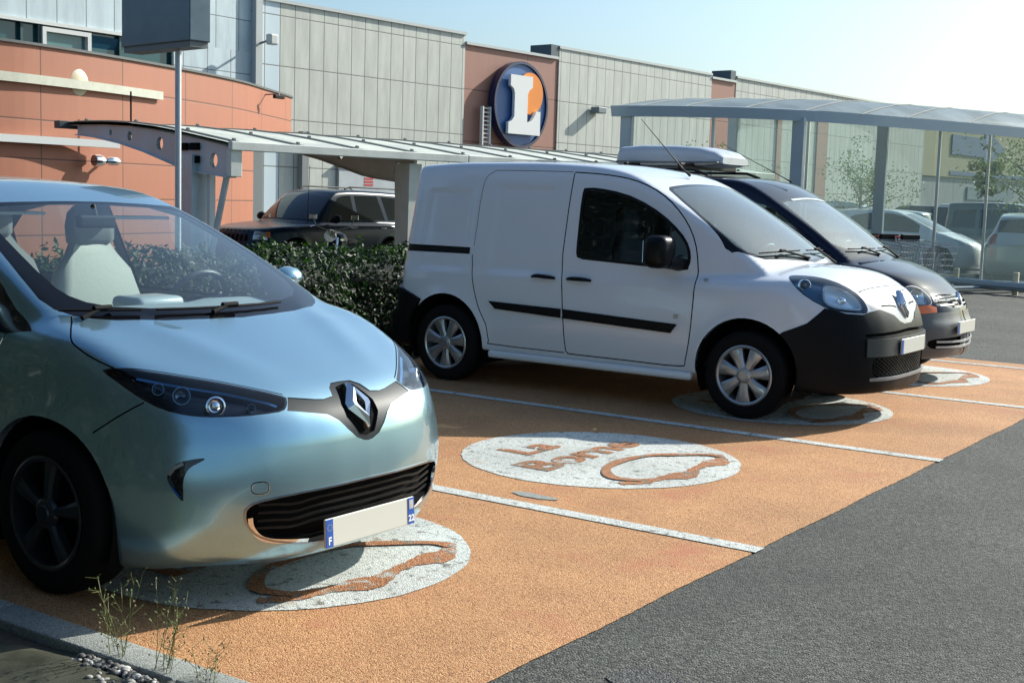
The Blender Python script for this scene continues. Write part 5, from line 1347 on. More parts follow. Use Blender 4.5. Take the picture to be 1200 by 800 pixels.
    c = MB(); c.lathe([(.001, .0), (.11, .0), (.12, .12), (.09, .22), (.05, .26)], 'Y', (.50, -.36, 0), 20); c.build('lamp_head', CHROME, sl, smooth=True); c = MB(); c.lathe([(.05, -.2), (.085, -.1), (.085, .06), (.04, .14)], 'Y', (.50, .12, .0), 20); c.build('lamp_head', CHROME, sl, smooth=True); c = MB(); c.tube([(0, .1, 0), (.5, .1, 0)], .035, 8); c.build('bracket', BLK, sl)
    cm = empty('security_camera', (-24.2, 24.0, 3.92), label='small dark security camera on the curved terracotta wall near its right end', cat='camera')
    c = MB(); c.rbox(.1, .2, -.2, .14, -.06, .03, .015); c.build('camera_body', BLK, cm); c = MB(); c.tube([(-.4, 0, .06), (.14, 0, .06), (.14, 0, .02)], .018, 6); c.build('bracket', GREYPL, cm)
    fl = empty('wall_floodlight', (0, 0, 0), label='white floodlight on a short arm high on the pale blue wall', cat='floodlight')
    c = MB(); c.tube([wp(.05, .0, 5.42), wp(.05, .55, 5.5)], .03, 6); c.build('arm', GREYPL, fl); c = MB(); c.rbox(-.05, .22, 5.38, 5.66, .5, .72, .04, WM); c.build('lamp_head', mat('lamp_white', (.6, .6, .56), .5), fl)
    c = MB(); c.tube([wp(.0, .03, 5.4), wp(.0, .03, 4.4)], .008, 5); c.build('cable', DARK, fl)

def sign_box():
    s = empty('lamp_post_sign', (-11.24, 9.70, -.08), label='tall thin pole carrying a blank dark grey sign box seen from behind', cat='sign')
    M = Matrix.Rotation(R(-8), 4, 'Z')
    c = MB(); c.rbox(-.80, .55, -.24, .02, 3.15, 4.6, .012, M); c.build('sign_box', mat('slate_panel', (.12, .17, .20), .42, var=.12, vscale=2.5, metal=.3), s)
    c = MB(); c.box(-.78, .53, -.22, .0, 3.09, 3.15, M); c.build('base_tray', mat('tray_grey', (.16, .18, .18), .5), s)
    c = MB(); c.tube([(0.12, -.13, 0), (0.12, -.13, 3.08)], .034, 12); c.build('pole', mat('pole_grey', (.60, .63, .66), .4, metal=.3), s, smooth=True)
    c = MB(); c.rbox(.02, .22, -.23, -.03, 0, .03, .005); c.build('base_plate', GREYPL, s)

# ---------------------------------------------------------------- cantilever canopy over the rear spaces
def canopy():
    a = R(-11.0); root = empty('parking_canopy', (-13.2, 12.3, -.1), a, label='long pale cantilever parking canopy with pierced steel beam, in front of the retail hall', cat='canopy')
    # local: x = across (0 eave, negative away), y = along
    prof = [(.12, 2.25), (0, 2.27), (-.6, 2.35), (-1.2, 2.43), (-1.9, 2.51), (-2.7, 2.575), (-3.5, 2.61), (-4.3, 2.625), (-4.72, 2.62)]
    RM = mat('canopy_sheet', (.62, .63, .53), .45, var=.16, vscale=1.6, metal=.15)
    ST = mat('galvanised_steel', (.52, .61, .65), .45, metal=.35, var=.10, vscale=3); ST2 = mat('painted_steel_cream', (.60, .61, .54), .5, var=.12, vscale=3)
    L = 4.15; nb = 3
    for k in range(nb):
        m = MB(); V = []; ny = 2
        y0, y1 = k * L + (0 if k else -.12), (k + 1) * L - .012
        for z_ in (0, -.05):
            for (x, z) in prof: V += [(x, y0, z + z_), (x, y1, z + z_)]
        n = len(prof) * 2; F = []
        for i in range(len(prof) - 1): q = i * 2; F += [(q, q+1, q+3, q+2), (n+q, n+q+2, n+q+3, n+q+1)]
        F += [(0, n, n+1, 1), (n-2, n-1, 2*n-1, 2*n-2)]; m.add(V, F); o = m.build('roof_sheet', RM, root, smooth=True, sharp=40)
        for j in range(4):     # raised joint ribs with bolt heads
            y = k * L + j * L / 4 + .02
            r = MB(); r.ribbon([(x, y, z + .002) for x, z in prof], (0.1, 0, 1), .05, .022); r.build('joint_rib', mat('rib_metal', (.33, .34, .30), .4, metal=.4), o)
            for x, z in prof[1:-1:2]: bm_ = MB(); bm_.rbox(x - .022, x + .022, y - .022, y + .022, z + .02, z + .05, .006); bm_.build('bolt_head', GREYPL, o)
        g = MB(); g.rbox(.08, .17, y0, y1, 2.15, 2.27, .012); g.build('eave_gutter', mat('gutter_pale', (.66, .67, .60), .45, var=.15, vscale=2), root)
        g = MB(); g.rbox(-4.84, -4.66, y0 - (.15 if k == 0 else 0), y1, 2.52, 2.64, .012); g.build('rear_gutter', mat('rear_gutter_dark', (.08, .09, .09), .5), root)
    for k in range(nb + 1):
        y = k * L + (0 if k == 0 else -.93); by = empty('support_frame', (0, y, 0)); by.parent = root
        # tapered beam with round holes
        top = [(0.02, 2.20), (-.6, 2.29), (-1.2, 2.37), (-1.9, 2.45), (-2.7, 2.515), (-3.5, 2.55), (-4.45, 2.565)]
        bot = [(-4.45, 2.43), (-3.8, 2.38), (-3.0, 2.28), (-2.3, 2.16), (-1.7, 2.03), (-1.2, 1.92), (-.9, 1.88), (.02, 1.80)]
        holes = [(-.38, 2.02, .10), (-1.85, 2.26, .095), (-2.75, 2.38, .07), (-3.35, 2.44, .045)]
        m = beam_plate(top + bot, holes, .06); o = m.build('beam', ST if k == 0 else ST2, by)
        f = MB(); f.ribbon([(x, -.03, z) for x, z in bot], (0, 0, -1), .16, .015); f.build('beam_flange', ST if k == 0 else ST2, by)
        if k == 0:
            e = MB(); e.rbox(.02, .13, -.11, .07, 1.80, 2.16, .01); e.build('end_box', mat('gutter_pale'), by)
        p = MB(); ox = -1.0 if k == 0 else -.17
        V = []
        for (x0, x1, w, z) in ((ox - .10, ox + .17, .12, 0.0), (ox - .16, ox + .20, .12, 2.1)):
            V += [(x0, -w - .03, z), (x1, -w - .03, z), (x1, w - .03, z), (x0, w - .03, z)]
        p.add(V, [(0, 1, 5, 4), (1, 2, 6, 5), (2, 3, 7, 6), (3, 0, 4, 7), (3, 2, 1, 0), (4, 5, 6, 7)]); p.build('post', ST if k == 0 else mat('post_cream', (.62, .63, .54), .5, var=.10, vscale=3), by)
        if k == 0:
            p = MB(); p.tube([(-.08, -.03, 1.84), (-.62, -.03, .35)], .045, 8); p.build('brace', ST, by)
            p = MB(); p.rbox(-.70, -.62, .02, .12, 0, 1.85, .01); p.build('downpipe', mat('pipe_white', (.7, .7, .68), .4), by)
            p = MB()
            for x in (-1.25, -.95): p.rbox(x, x + .22, -.11, -.06, 1.98, 2.08, .01); p.rbox(x, x + .22, -.11, -.06, 2.16, 2.26, .01)
            p.build('cleat_bolts', DARK, by)
    return root
def beam_plate(outline, holes, t):
    """vertical plate in the x-z plane with round holes"""
    from mathutils.geometry import delaunay_2d_cdt
    pts = [Vector(p) for p in outline]; n = len(pts); edges = [(i, (i + 1) % n) for i in range(n)]; loops = [outline]
    for cx, cz, r in holes:
        b = len(pts)
        for i in range(20): a = 2 * math.pi * i / 20; pts.append(Vector((cx + r * math.cos(a), cz + r * math.sin(a))))
        edges += [(b + i, b + (i + 1) % 20) for i in range(20)]
    v, e, f, _, _, _ = delaunay_2d_cdt(pts, edges, [], 0, 1e-6)
    def inside(c, poly):
        r_ = False
        for i in range(len(poly)):
            a, b = poly[i], poly[(i + 1) % len(poly)]
            if (a[1] > c[1]) != (b[1] > c[1]) and c[0] < (b[0] - a[0]) * (c[1] - a[1]) / (b[1] - a[1]) + a[0]: r_ = not r_
        return r_
    F = []
    for t_ in f:
        c = sum((v[i] for i in t_), Vector((0, 0))) / 3
        if inside(c, outline) and all((c - Vector((h[0], h[1]))).length > h[2] for h in holes): F.append(t_)
    N = len(v); V = [(p.x, -t / 2 - .03, p.y) for p in v] + [(p.x, t / 2 - .03, p.y) for p in v]
    FF = [tuple(q) for q in F] + [tuple(i + N for i in q[::-1]) for q in F]
    cnt = {}
    for q in F:
        for i in range(3): a, b = q[i], q[(i+1) % 3]; cnt[(a, b)] = 1
    for (a, b) in cnt:
        if (b, a) not in cnt: FF.append((a, b, b + N, a + N))
    return MB().add(V, FF)

# ---------------------------------------------------------------- trolley shelter on the right
EAVE = [(-11.40, 19.32), (-11.0, 19.38), (-10.28, 19.62), (-9.4, 20.12), (-8.65, 20.90), (-8.05, 21.95), (-7.6, 22.96), (-6.95, 24.5), (-6.33, 26.1), (-5.7, 27.9)]
def shelter():
    root = empty('trolley_shelter', (0, 0, 0), label='glazed trolley shelter with translucent curved roof and grey posts on the right', cat='shelter')
    P = [(p[0], p[1]) for p in smooth_poly([(x, y, 0) for x, y in EAVE], 4, False)]
    PST = mat('shelter_grey', (.40, .45, .47), .45, metal=.2, var=.06, vscale=3)
    RT = bpy.data.materials.new('clouded_roof_sheet'); RT.use_nodes = True; nt, N, Lk, B = nodes(RT); out = nt.nodes['Material Output']
    tc = N('ShaderNodeTexCoord'); nz = N('ShaderNodeTexNoise', i_Scale=1.1, i_Detail=7, i_Roughness=.65); Lk(tc.outputs['Object'], nz.inputs['Vector'])
    cr = N('ShaderNodeValToRGB'); cr.color_ramp.elements[0].position = .35; cr.color_ramp.elements[0].color = (.16, .20, .20, 1); cr.color_ramp.elements[1].position = .68; cr.color_ramp.elements[1].color = (.42, .50, .52, 1); Lk(nz.outputs['Fac'], cr.inputs['Fac']); Lk(cr.outputs['Color'], B.inputs['Base Color']); B.inputs['Roughness'].default_value = .3
    tl = N('ShaderNodeBsdfTranslucent'); tl.inputs['Color'].default_value = (.5, .55, .55, 1); tp = N('ShaderNodeBsdfTransparent'); tp.inputs['Color'].default_value = (.8, .85, .85, 1)
    m1 = N('ShaderNodeMixShader'); m1.inputs[0].default_value = .35; Lk(B.outputs[0], m1.inputs[1]); Lk(tl.outputs[0], m1.inputs[2]); m2 = N('ShaderNodeMixShader'); m2.inputs[0].default_value = .18; Lk(m1.outputs[0], m2.inputs[1]); Lk(tp.outputs[0], m2.inputs[2]); Lk(m2.outputs[0], out.inputs['Surface'])
    prof = [(0, 0), (.5, .09), (1.1, .18), (1.8, .27), (2.6, .33), (3.3, .34), (4.0, .31), (4.6, .24)]
    DEP = Vector((0, 1, 0)); zf = 3.12
    def rise(i): return 1.0 + .25 * i / len(P)
    V = []
    for i, (x, y) in enumerate(P):
        for d, h in prof: V.append((x + .0 * d, y + d, zf + h * rise(i)))
    n = len(prof); F = [(i*n + k, i*n + k + 1, (i+1)*n + k + 1, (i+1)*n + k) for i in range(len(P)-1) for k in range(n-1)]
    mesh('roof_sheet', V, F, RT, root, smooth=True)
    for i in range(0, len(P), 4):
        r = MB(); x, y = P[i]; r.tube([(x, y + d, zf + h * rise(i) + .004) for d, h in prof], .013, 6); r.build('roof_rib', mat('rib_pale', (.20, .22, .22), .8), root, smooth=True)
    f = MB(); pts = [(x, y, zf - .08) for x, y in P]; V = []
    for (x, y) in P:
        for dx, z in ((-.05, -.16), (-.07, .02), (.04, .03), (.05, -.16)): V.append((x + dx * .6 + .0, y + dx, zf + z))
    f.add(V, [(i*4 + k, i*4 + (k+1) % 4, (i+1)*4 + (k+1) % 4, (i+1)*4 + k) for i in range(len(P)-1) for k in range(4)] + [(0, 1, 2, 3)]); f.build('eave_beam', mat('eave_blue_grey', (.40, .47, .50), .4, metal=.2), root)
    b = MB(); V = []
    for (x, y) in P:
        for dy, z in ((4.55, .12), (4.55, .23), (4.66, .23), (4.66, .12)): V.append((x, y + dy, zf + z))
    b.add(V, [(i*4 + k, i*4 + (k+1) % 4, (i+1)*4 + (k+1) % 4, (i+1)*4 + k) for i in range(len(P)-1) for k in range(4)]); b.build('rear_beam', mat('eave_blue_grey'), root)
    front = [(-11.20, 19.42), (-8.72, 20.92), (-5.95, 27.3)]; rear = [(-11.2, 23.6), (-8.72, 25.1), (-5.8, 29.3)]
    for k, (x, y) in enumerate(front + rear):
        p = MB(); w = .135; hgt = zf - .10 if k < 3 else zf + .22; p.rbox(x - w * .8, x + w * .8, y - .06, y + .06, -.13, hgt, .02, None); p.build('post', PST, root)
    GL = glass('dusty_glass', (.80, .88, .86), ior=1.3, through=.74, film=(.42, .52, .49)); GF = glass('clear_panel', (.92, .96, .95), ior=1.2, through=.90, film=(.42, .50, .48))
    def panels(pts, m, z0, z1, off):
        for a, b in zip(pts[:-1], pts[1:]):
            A, B_ = Vector((*a, 0)), Vector((*b, 0)); N_ = 2; d = (B_ - A)
            for k in range(N_):
                p = A + d * (k / N_ + .012) + Vector((0, off, 0)); q = A + d * ((k + 1) / N_ - .012) + Vector((0, off, 0))
                t = (q - p).normalized(); nn = Vector((t.y, -t.x, 0)) * .006
                g = MB(); g.add([(*(p + nn).xy, z0), (*(q + nn).xy, z0), (*(q + nn).xy, z1), (*(p + nn).xy, z1)], [(0, 1, 2, 3)]); g.build('glass_panel', m, root)
                if k: g = MB(); g.rbox(p.x - .05, p.x - .0, p.y - .03, p.y + .03, z0, z1, .005); g.build('glazing_bar', mat('bar_pale', (.5, .55, .55), .3, metal=.4), root)
            g = MB(); g.tube([(a[0], a[1] + off, z0 - .02), (b[0], b[1] + off, z0 - .02)], .03, 6); g.build('bottom_rail', PST, root)
    panels(rear, GL, .12, 3.32, .0); panels(front, GF, .12, 2.98, .0)
    return root

def trolleys():
    """nested shopping trolleys: wire basket, handle, child seat flap, frame, castors"""
    WIRE = mat('trolley_wire', (.42, .44, .46), .3, metal=.8); RED = mat('handle_red', (.45, .03, .03), .4)
    def make():
        r = empty('shopping_trolley', (0, 0, 0)); b = MB()
        # basket: x length (front +x), y width, z
        def rect(x, hw, z): return [(x, -hw, z), (x, hw, z)]
        F0, B0 = (.52, .20), (-.38, .27)
        top = [(-.40, -.28, 1.0), (.55, -.20, .92), (.55, .20, .92), (-.40, .28, 1.0)]; bot = [(-.32, -.22, .52), (.44, -.16, .50), (.44, .16, .50), (-.32, .22, .52)]
        b.tube(top + [top[0]], .008, 5); b.tube(bot + [bot[0]], .006, 5)
        for (i, j, n) in ((0, 1, 13), (1, 2, 6), (3, 2, 13), (0, 3, 8)):
            for k in range(n + 1):
                t = k / n; a = Vector(top[i]).lerp(Vector(top[j]), t); c = Vector(bot[i]).lerp(Vector(bot[j]), t); b.tube([tuple(a), tuple(c)], .003, 3, cap=False)
        for h in (.25, .5, .75):
            q = [tuple(Vector(top[k]).lerp(Vector(bot[k]), h)) for k in range(4)]; b.tube(q + [q[0]], .003, 3, cap=False)
        b.build('basket', WIRE, r)
        f = MB()
        for s in (-1, 1): f.tube([(-.50, s * .27, 1.04), (-.36, s * .26, .55), (-.30, s * .25, .18), (.5, s * .18, .14)], .013, 6)
        f.build('frame', WIRE, r)
        h = MB(); h.tube([(-.52, -.28, 1.05), (-.52, .28, 1.05)], .020, 8); h.build('handle', RED, r); h = MB(); h.rbox(-.47, -.40, -.2, .2, .98, 1.10, .01); h.build('coin_flap', BLK, r)
        for s in (-1, 1):
            for x, y in ((-.30, .25), (.48, .18)): c = MB(); c.lathe([(.001, -.014), (.058, -.014), (.062, 0), (.058, .014), (.001, .014)], 'Y', (x, s * y, .062), 14); c.build('castor', RUB, r)
        return r
    p0 = make(); d = Vector((.77, .64, 0)); base = Vector((-6.05, 21.9, 0)); ang = math.atan2(-.55, -.83)
    places = ['trolley at the right-hand end of the row in the glazed shelter'] + ['%s nested trolley from the right end of the shelter row' % w for w in ('second', 'third', 'fourth', 'fifth', 'sixth', 'seventh', 'eighth')]
    for i in range(8):
        o = p0 if i == 0 else copy_tree(p0); o.location = (-6.95 - .30 * i, 22.6 - .17 * i - (.04 if i % 3 == 1 else 0), -.004); o.rotation_euler = (0, 0, R(-28) + .03 * ((i * 7) % 3 - 1))
        tag(o, places[i], 'trolley', 'shopping trolleys nested in the shelter')

# ---------------------------------------------------------------- cars further off
class SuvField(VanField):
    spine = (-2.9, .25, .85); box = (-3.9, 1.0, -1.05, 1.05, .1, 1.95); arches = ((0, .37), (-2.69, .37))
    Hc = pchip([(-3.9, 1.08), (-2, 1.10), (-.8, 1.10), (-.4, 1.09), (0, 1.06), (.4, 1.01), (.62, .96), (.72, .90), (.8, .8), (.9, .6)])
    crown = .05; Wp = pchip([(.9, .72), (.7, .80), (.5, .86), (0, .90), (-2.6, .90), (-3.2, .88), (-3.6, .84)])
    Fz = pchip([(.1, .60), (.3, .72), (.45, .80), (.6, .80), (.75, .76), (.9, .73), (1.0, .66)]); rear0 = -3.62
    zr = pchip([(-3.8, 1.62), (-3.3, 1.69), (-2.6, 1.72), (-1.8, 1.73), (-1.4, 1.71), (-1.1, 1.66)]); wb = (-.55, 1.09, 1.15, .20)
    def cabside(s, x, z, ay): return ay - (.80 - (z - 1.08) * .30)
class SmallField(HatchField): pass

def far_car(kind, F, name, root_kw, paint, arch_r=.35, wr=.32, belt=1.0, wins=(), wsA=None, loc=(0, 0, 0), rz=0, lamps=(), tails=(), step=.07, rear_win=None, wheel_y=.76, rails=False, rubber=None):
    S = Shell(F, step); root = empty(name, loc, rz, **root_kw)
    wb_ = F.arches[1][0] if hasattr(F, 'arches') else -2.588
    if wsA: S.region(sym(wsA), 'ws', (.5, 0, .85), faces_dot=-.1)
    for w in wins: side_region(S, w, 'win', y=-.75, near=.7)
    if rear_win: S.region(sym(rear_win), 'rw', (-1, 0, .3), faces_dot=0)
    for cx in (0, wb_): side_region(S, [(cx + arch_r * math.cos(a), wr + .02 + arch_r * math.sin(a)) for a in np.linspace(0, 2*math.pi, 31)[:-1]], 'cut', dot=-.9, near=.3)
    for l in lamps: S.region(l, 'lamp', (.9, -.35, .1), mirror=True)
    for l in tails: S.region(l, 'tail', (-.9, -.4, .1), mirror=True)
    if rubber: side_region(S, rubber, 'trim', frm={'body'}, y=-.8)
    S.fix(); S.emit(['body'], 'body', paint, root)
    S.emit(['ws'], 'windscreen', mat('far_window', (.015, .02, .022), .06, coat=.6), root)
    for kp in (lambda x, y, z: y > 0, lambda x, y, z: y < 0):
        for q in (lambda x: x > -.3, lambda x: -2.4 < x <= -.3, lambda x: x <= -2.4): S.emit(['trim'], 'side_trim', BLK, root, offset=.01, wall=.01, keep=lambda x, y, z, q=q, kp=kp: q(x) and kp(x, y, z))
        S.emit(['win'], 'side_window', mat('far_window'), root, keep=kp); S.emit(['lamp'], 'headlight', mat('far_headlight', (.5, .54, .56), .12, metal=.5, coat=.8), root, keep=kp, offset=.004); S.emit(['tail'], 'tail_light', mat('tail_red', (.35, .02, .015), .15, coat=.8), root, keep=kp, offset=.004)
    S.emit(['rw'], 'rear_window', mat('far_window'), root)
    for x in (0, wb_):
        for sg in (-1, 1): wheel(root, x, sg * wheel_y, wr, wr, sg, wr * .64, .2, 'cap', 6); well(root, x, wr + .02, arch_r, .4, .84, sg)
    return root, S

HW = [[(-.52, .985), (-.52, 1.17), (-.70, 1.275), (-.95, 1.385), (-1.25, 1.44), (-1.52, 1.455), (-1.52, 1.0)], [(-1.58, 1.005), (-1.58, 1.455), (-1.9, 1.44), (-2.25, 1.38), (-2.42, 1.27), (-2.46, 1.10), (-2.40, 1.04)]]
HWS = [(.12, 0, 1.003), (.0, -.532, 1.013), (-.10, -.664, 1.033), (-.40, -.675, 1.18), (-.80, -.60, 1.372), (-.95, -.545, 1.435), (-.90, 0, 1.445)]
HHL = [(.30, -.76, .87), (.60, -.45, .81), (.72, -.34, .76), (.70, -.5, .70), (.5, -.73, .73)]
HTL = [(-3.1, -.75, 1.05), (-3.2, -.60, 1.08), (-3.24, -.58, .85), (-3.15, -.76, .80)]
HRW = [(-3.15, 0, 1.08), (-3.12, -.58, 1.10), (-2.98, -.55, 1.38), (-3.0, 0, 1.42)]
VW = [[(-.60, 1.08), (-.70, 1.40), (-1.0, 1.58), (-1.45, 1.62), (-1.45, 1.08)], [(-1.55, 1.08), (-1.55, 1.62), (-2.30, 1.62), (-2.30, 1.08)], [(-2.40, 1.08), (-2.40, 1.62), (-3.02, 1.58), (-3.08, 1.10)]]
VWS = [(.10, 0, 1.14), (-.15, -.70, 1.16), (-.50, -.70, 1.38), (-.80, -.58, 1.62), (-.80, 0, 1.66)]
VHL = [(.30, -.70, 1.0), (.60, -.50, .95), (.74, -.54, .82), (.5, -.76, .85)]
VRW = [(-3.2, 0, 1.15), (-3.2, -.62, 1.15), (-3.2, -.60, 1.6), (-3.2, 0, 1.62)]
VTL = [(-3.3, -.82, 1.35), (-3.35, -.70, 1.35), (-3.38, -.72, .85), (-3.3, -.86, .85)]

def far_cars():
    # dark blue off-roader behind the canopy
    W = [[(-.92, 1.13), (-1.32, 1.55), (-1.50, 1.60), (-1.72, 1.61), (-1.72, 1.13)], [(-1.82, 1.13), (-1.82, 1.61), (-2.50, 1.61), (-2.62, 1.13)], [(-2.72, 1.13), (-2.62, 1.60), (-3.28, 1.56), (-3.40, 1.15)]]
    paint = mat('dark_blue_paint', (.008, .024, .045), .25, coat=.1, spec=.2)
    r, S = far_car('suv', SuvField(), 'off_road_car', dict(label='dark blue off-road car with roof rails parked behind the hedge under the canopy', cat='car'), paint, .43, .37, 1.1, W,
                   [(-.62, 0, 1.12), (-.66, -.5, 1.12), (-.74, -.70, 1.13), (-1.0, -.67, 1.34), (-1.25, -.62, 1.56), (-1.22, 0, 1.63)], (-17.85, 17.40, -.13), R(-90),
                   lamps=[[(.70, -.74, .92), (.74, -.50, .93), (.78, -.50, .78), (.72, -.76, .78)]], step=.055, wheel_y=.78, rubber=[(.9, .52), (.9, .42), (-3.7, .42), (-3.7, .52)])
    for i in range(7):
        y = -.33 + i * .11; P_, N_ = S.onto([(.78, y, z) for z in (.74, .83, .93)], .003, D=(1, 0, 0)); MB().ribbon(P_, N_, .055, .004).build('grille_slot', DARK, r)
    for sg in (-1, 1):
        P_, N_ = S.onto([(.66, sg * .80, .86), (.60, sg * .84, .86)], .005, D=(.6, sg * .8, 0)); MB().ribbon(P_, N_, .11, .008).build('indicator', ORANGE, r)
        MB().tube([(x, sg * .60, z) for x, z in ((-3.2, 1.70), (-3.1, 1.765), (-1.75, 1.775), (-1.6, 1.73))], .016, 8).build('roof_rail', BLK, r, smooth=True)
        mirror_housing(r, (-.95, sg * 1.0, 1.16), sg, BLK, .09, .11, .09, neck=(-.95, sg * .84, 1.12))
        for x in (-1.55, -2.45): P_, N_ = S.onto([(x - .09, sg * .9, .98), (x + .09, sg * .9, .98)], .015, D=(0, sg, 0)); MB().tube(P_, .016, 6).build('door_handle', CHROME, r)
    MB().tube([(-.45, .72, 1.06), (-.50, .72, 2.15)], .006, 5).build('antenna', BLK, r)
    protos = {}
    def put(key, label, x, y, rz, paint, group='cars in the far car park', z=-.02, sc_=1.0):
        if key not in protos:
            if key == 'hatch': protos[key] = far_car(key, HatchField(), 'parked_car', {}, paint, .36, .31, 1, HW, HWS, lamps=[HHL], tails=[HTL], rear_win=HRW)[0]
            elif key == 'van': protos[key] = far_car(key, VanField(), 'parked_car', {}, paint, .37, .32, 1, VW, VWS, lamps=[VHL], tails=[VTL], rear_win=VRW)[0]
            else: protos[key] = far_car(key, SuvField(), 'parked_car', {}, paint, .42, .36, 1, W, [(-.62, 0, 1.12), (-.74, -.70, 1.13), (-1.25, -.62, 1.56), (-1.22, 0, 1.63)], lamps=[[(.70, -.74, .92), (.74, -.50, .93), (.78, -.50, .78), (.72, -.76, .78)]], rear_win=[(-3.5, 0, 1.12), (-3.5, -.6, 1.12), (-3.45, -.55, 1.55), (-3.45, 0, 1.58)])[0]
            o = protos[key]
        else: o = copy_tree(protos[key])
        o.location = (x, y, z); o.rotation_euler = (0, 0, rz)
        o.scale = (sc_, sc_, sc_)
        tag(o, label, 'car', group)
        for c in (o.children if key in protos and o is protos[key] else [q for q in COL.objects if q.parent == o]):
            if c.name.split('.')[0] == 'body': c.material_slots[0].link = 'OBJECT'; c.material_slots[0].material = paint
        return o
    P = lambda n, c, m=.3: mat(n, c, .28, metal=m, coat=1.0)
    wh, si, bk, dg, rd, bl = P('far_white', (.82, .84, .82), 0), P('far_silver', (.52, .57, .57), .5), P('far_black', (.02, .022, .024)), P('far_green_grey', (.10, .13, .12)), P('far_maroon', (.07, .015, .015)), P('far_blue', (.03, .06, .12))
    put('hatch', 'white hatchback facing right, seen side-on behind the trolleys', -9.76, 33.4, R(2), wh)
    put('hatch', 'silver hatchback seen from behind at the right edge, red tail lamp', -7.75, 33.5, R(100), si, sc_=1.0)
    put('van', 'dark green-grey people carrier behind the silver hatchback at the right edge', -8.0, 38.9, R(4), dg, sc_=1.0)
    put('hatch', 'dark maroon car nose to tail behind the white hatchback, left of it', -15.2, 37.2, R(185), rd)
    put('van', 'white van standing back to the camera beyond the white hatchback', -13.6, 49.8, R(95), wh)
    put('suv', 'black off-roader parked left of the distant white van', -16.6, 46.3, R(190), bk)
    put('hatch', 'silver car in the distant row, left of the rear shelter post', -19.8, 45.0, R(182), si)
    put('hatch', 'white car at the left end of the distant row behind the shelter glass', -24.0, 47.5, R(5), wh)
    put('suv', 'dark blue off-roader at the right end of the distant row', -3.0, 47.0, R(176), bl)
    for i, (px_, d_, key_, pt_, rz_, lb_) in enumerate(((985, 47, 'hatch', wh, 178, 'white hatchback in the distant row, just left of the black off-roader'), (1035, 52, 'van', si, 2, 'silver people carrier partly behind the black off-roader'), (1150, 51, 'suv', dg, 184, 'grey-green off-roader right of the distant white van'), (960, 55, 'hatch', bl, 175, 'blue hatchback at the foot of the retail hall wall'), (1192, 58, 'van', wh, 182, 'farthest white van, above the roof of the people carrier'), (1085, 58, 'hatch', si, 5, 'farthest silver hatchback behind the white van'))):
        q_ = (px_ - 600) / 1516 * d_; put(key_, lb_, -.5696 * d_ + .8219 * q_, .8219 * d_ + .5696 * q_, R(rz_), pt_)
    put('hatch', 'black hatchback right of the distant white van', -7.5, 48.5, R(178), bk)

def motorcycle():
    r = empty('motorcycle', (-14.35, 15.7, -.13), R(-62), label='motorcycle parked behind the hedge in front of the off-road car, only its top showing', cat='motorcycle')
    for nm, x in (('wheel', .68), ('wheel', -.68)):
        w = MB(); w.lathe([(.24, -.05), (.30, -.05), (.32, 0), (.30, .05), (.24, .05)], 'Y', (x, 0, .32), 28); w.build('wheel', RUB, r, smooth=True)
    m = MB(); m.tube([(.68, .08, .32), (.45, .08, .95)], .025, 8); m.tube([(.68, -.08, .32), (.45, -.08, .95)], .025, 8); m.build('fork', CHROME, r)
    m = MB(); m.tube([(.42, -.36, 1.12), (.38, -.30, 1.13), (.44, -.08, 1.06), (.44, .08, 1.06), (.38, .30, 1.13), (.30, .38, 1.12)], .014, 8); m.build('handlebar', CHROME, r, smooth=True)
    m = MB(); m.lathe([(.001, -.10), (.07, -.07), (.10, 0), (.095, .04), (.001, .05)], 'X', (.56, 0, .98), 20); m.build('headlight', CHROME, r, smooth=True)
    m = MB(); m.lathe([(.001, -.30), (.12, -.22), (.16, 0), (.13, .2), (.001, .28)], 'X', (.14, 0, .88), 20); m.build('fuel_tank', mat('dark_blue_paint'), r, smooth=True)
    m = MB(); m.rbox(-.75, -.08, -.13, .13, .80, .90, .04); m.build('seat', BLK, r, smooth=True)
    m = MB(); m.rbox(-.2, .3, -.12, .12, .35, .75, .05); m.build('engine', GREYPL, r)
    m = MB(); m.tube([(.2, .16, .35), (-.3, .18, .30), (-.9, .18, .42)], [.03, .04, .045], 10); m.build('exhaust', CHROME, r, smooth=True)
    for s in (-1, 1): m = MB(); m.tube([(.38, s * .28, 1.13), (.36, s * .34, 1.26)], .006, 6); m.rbox(.34, .37, s * .34 - .06, s * .34 + .06, 1.23, 1.31, .01); m.build('mirror', CHROME, r)

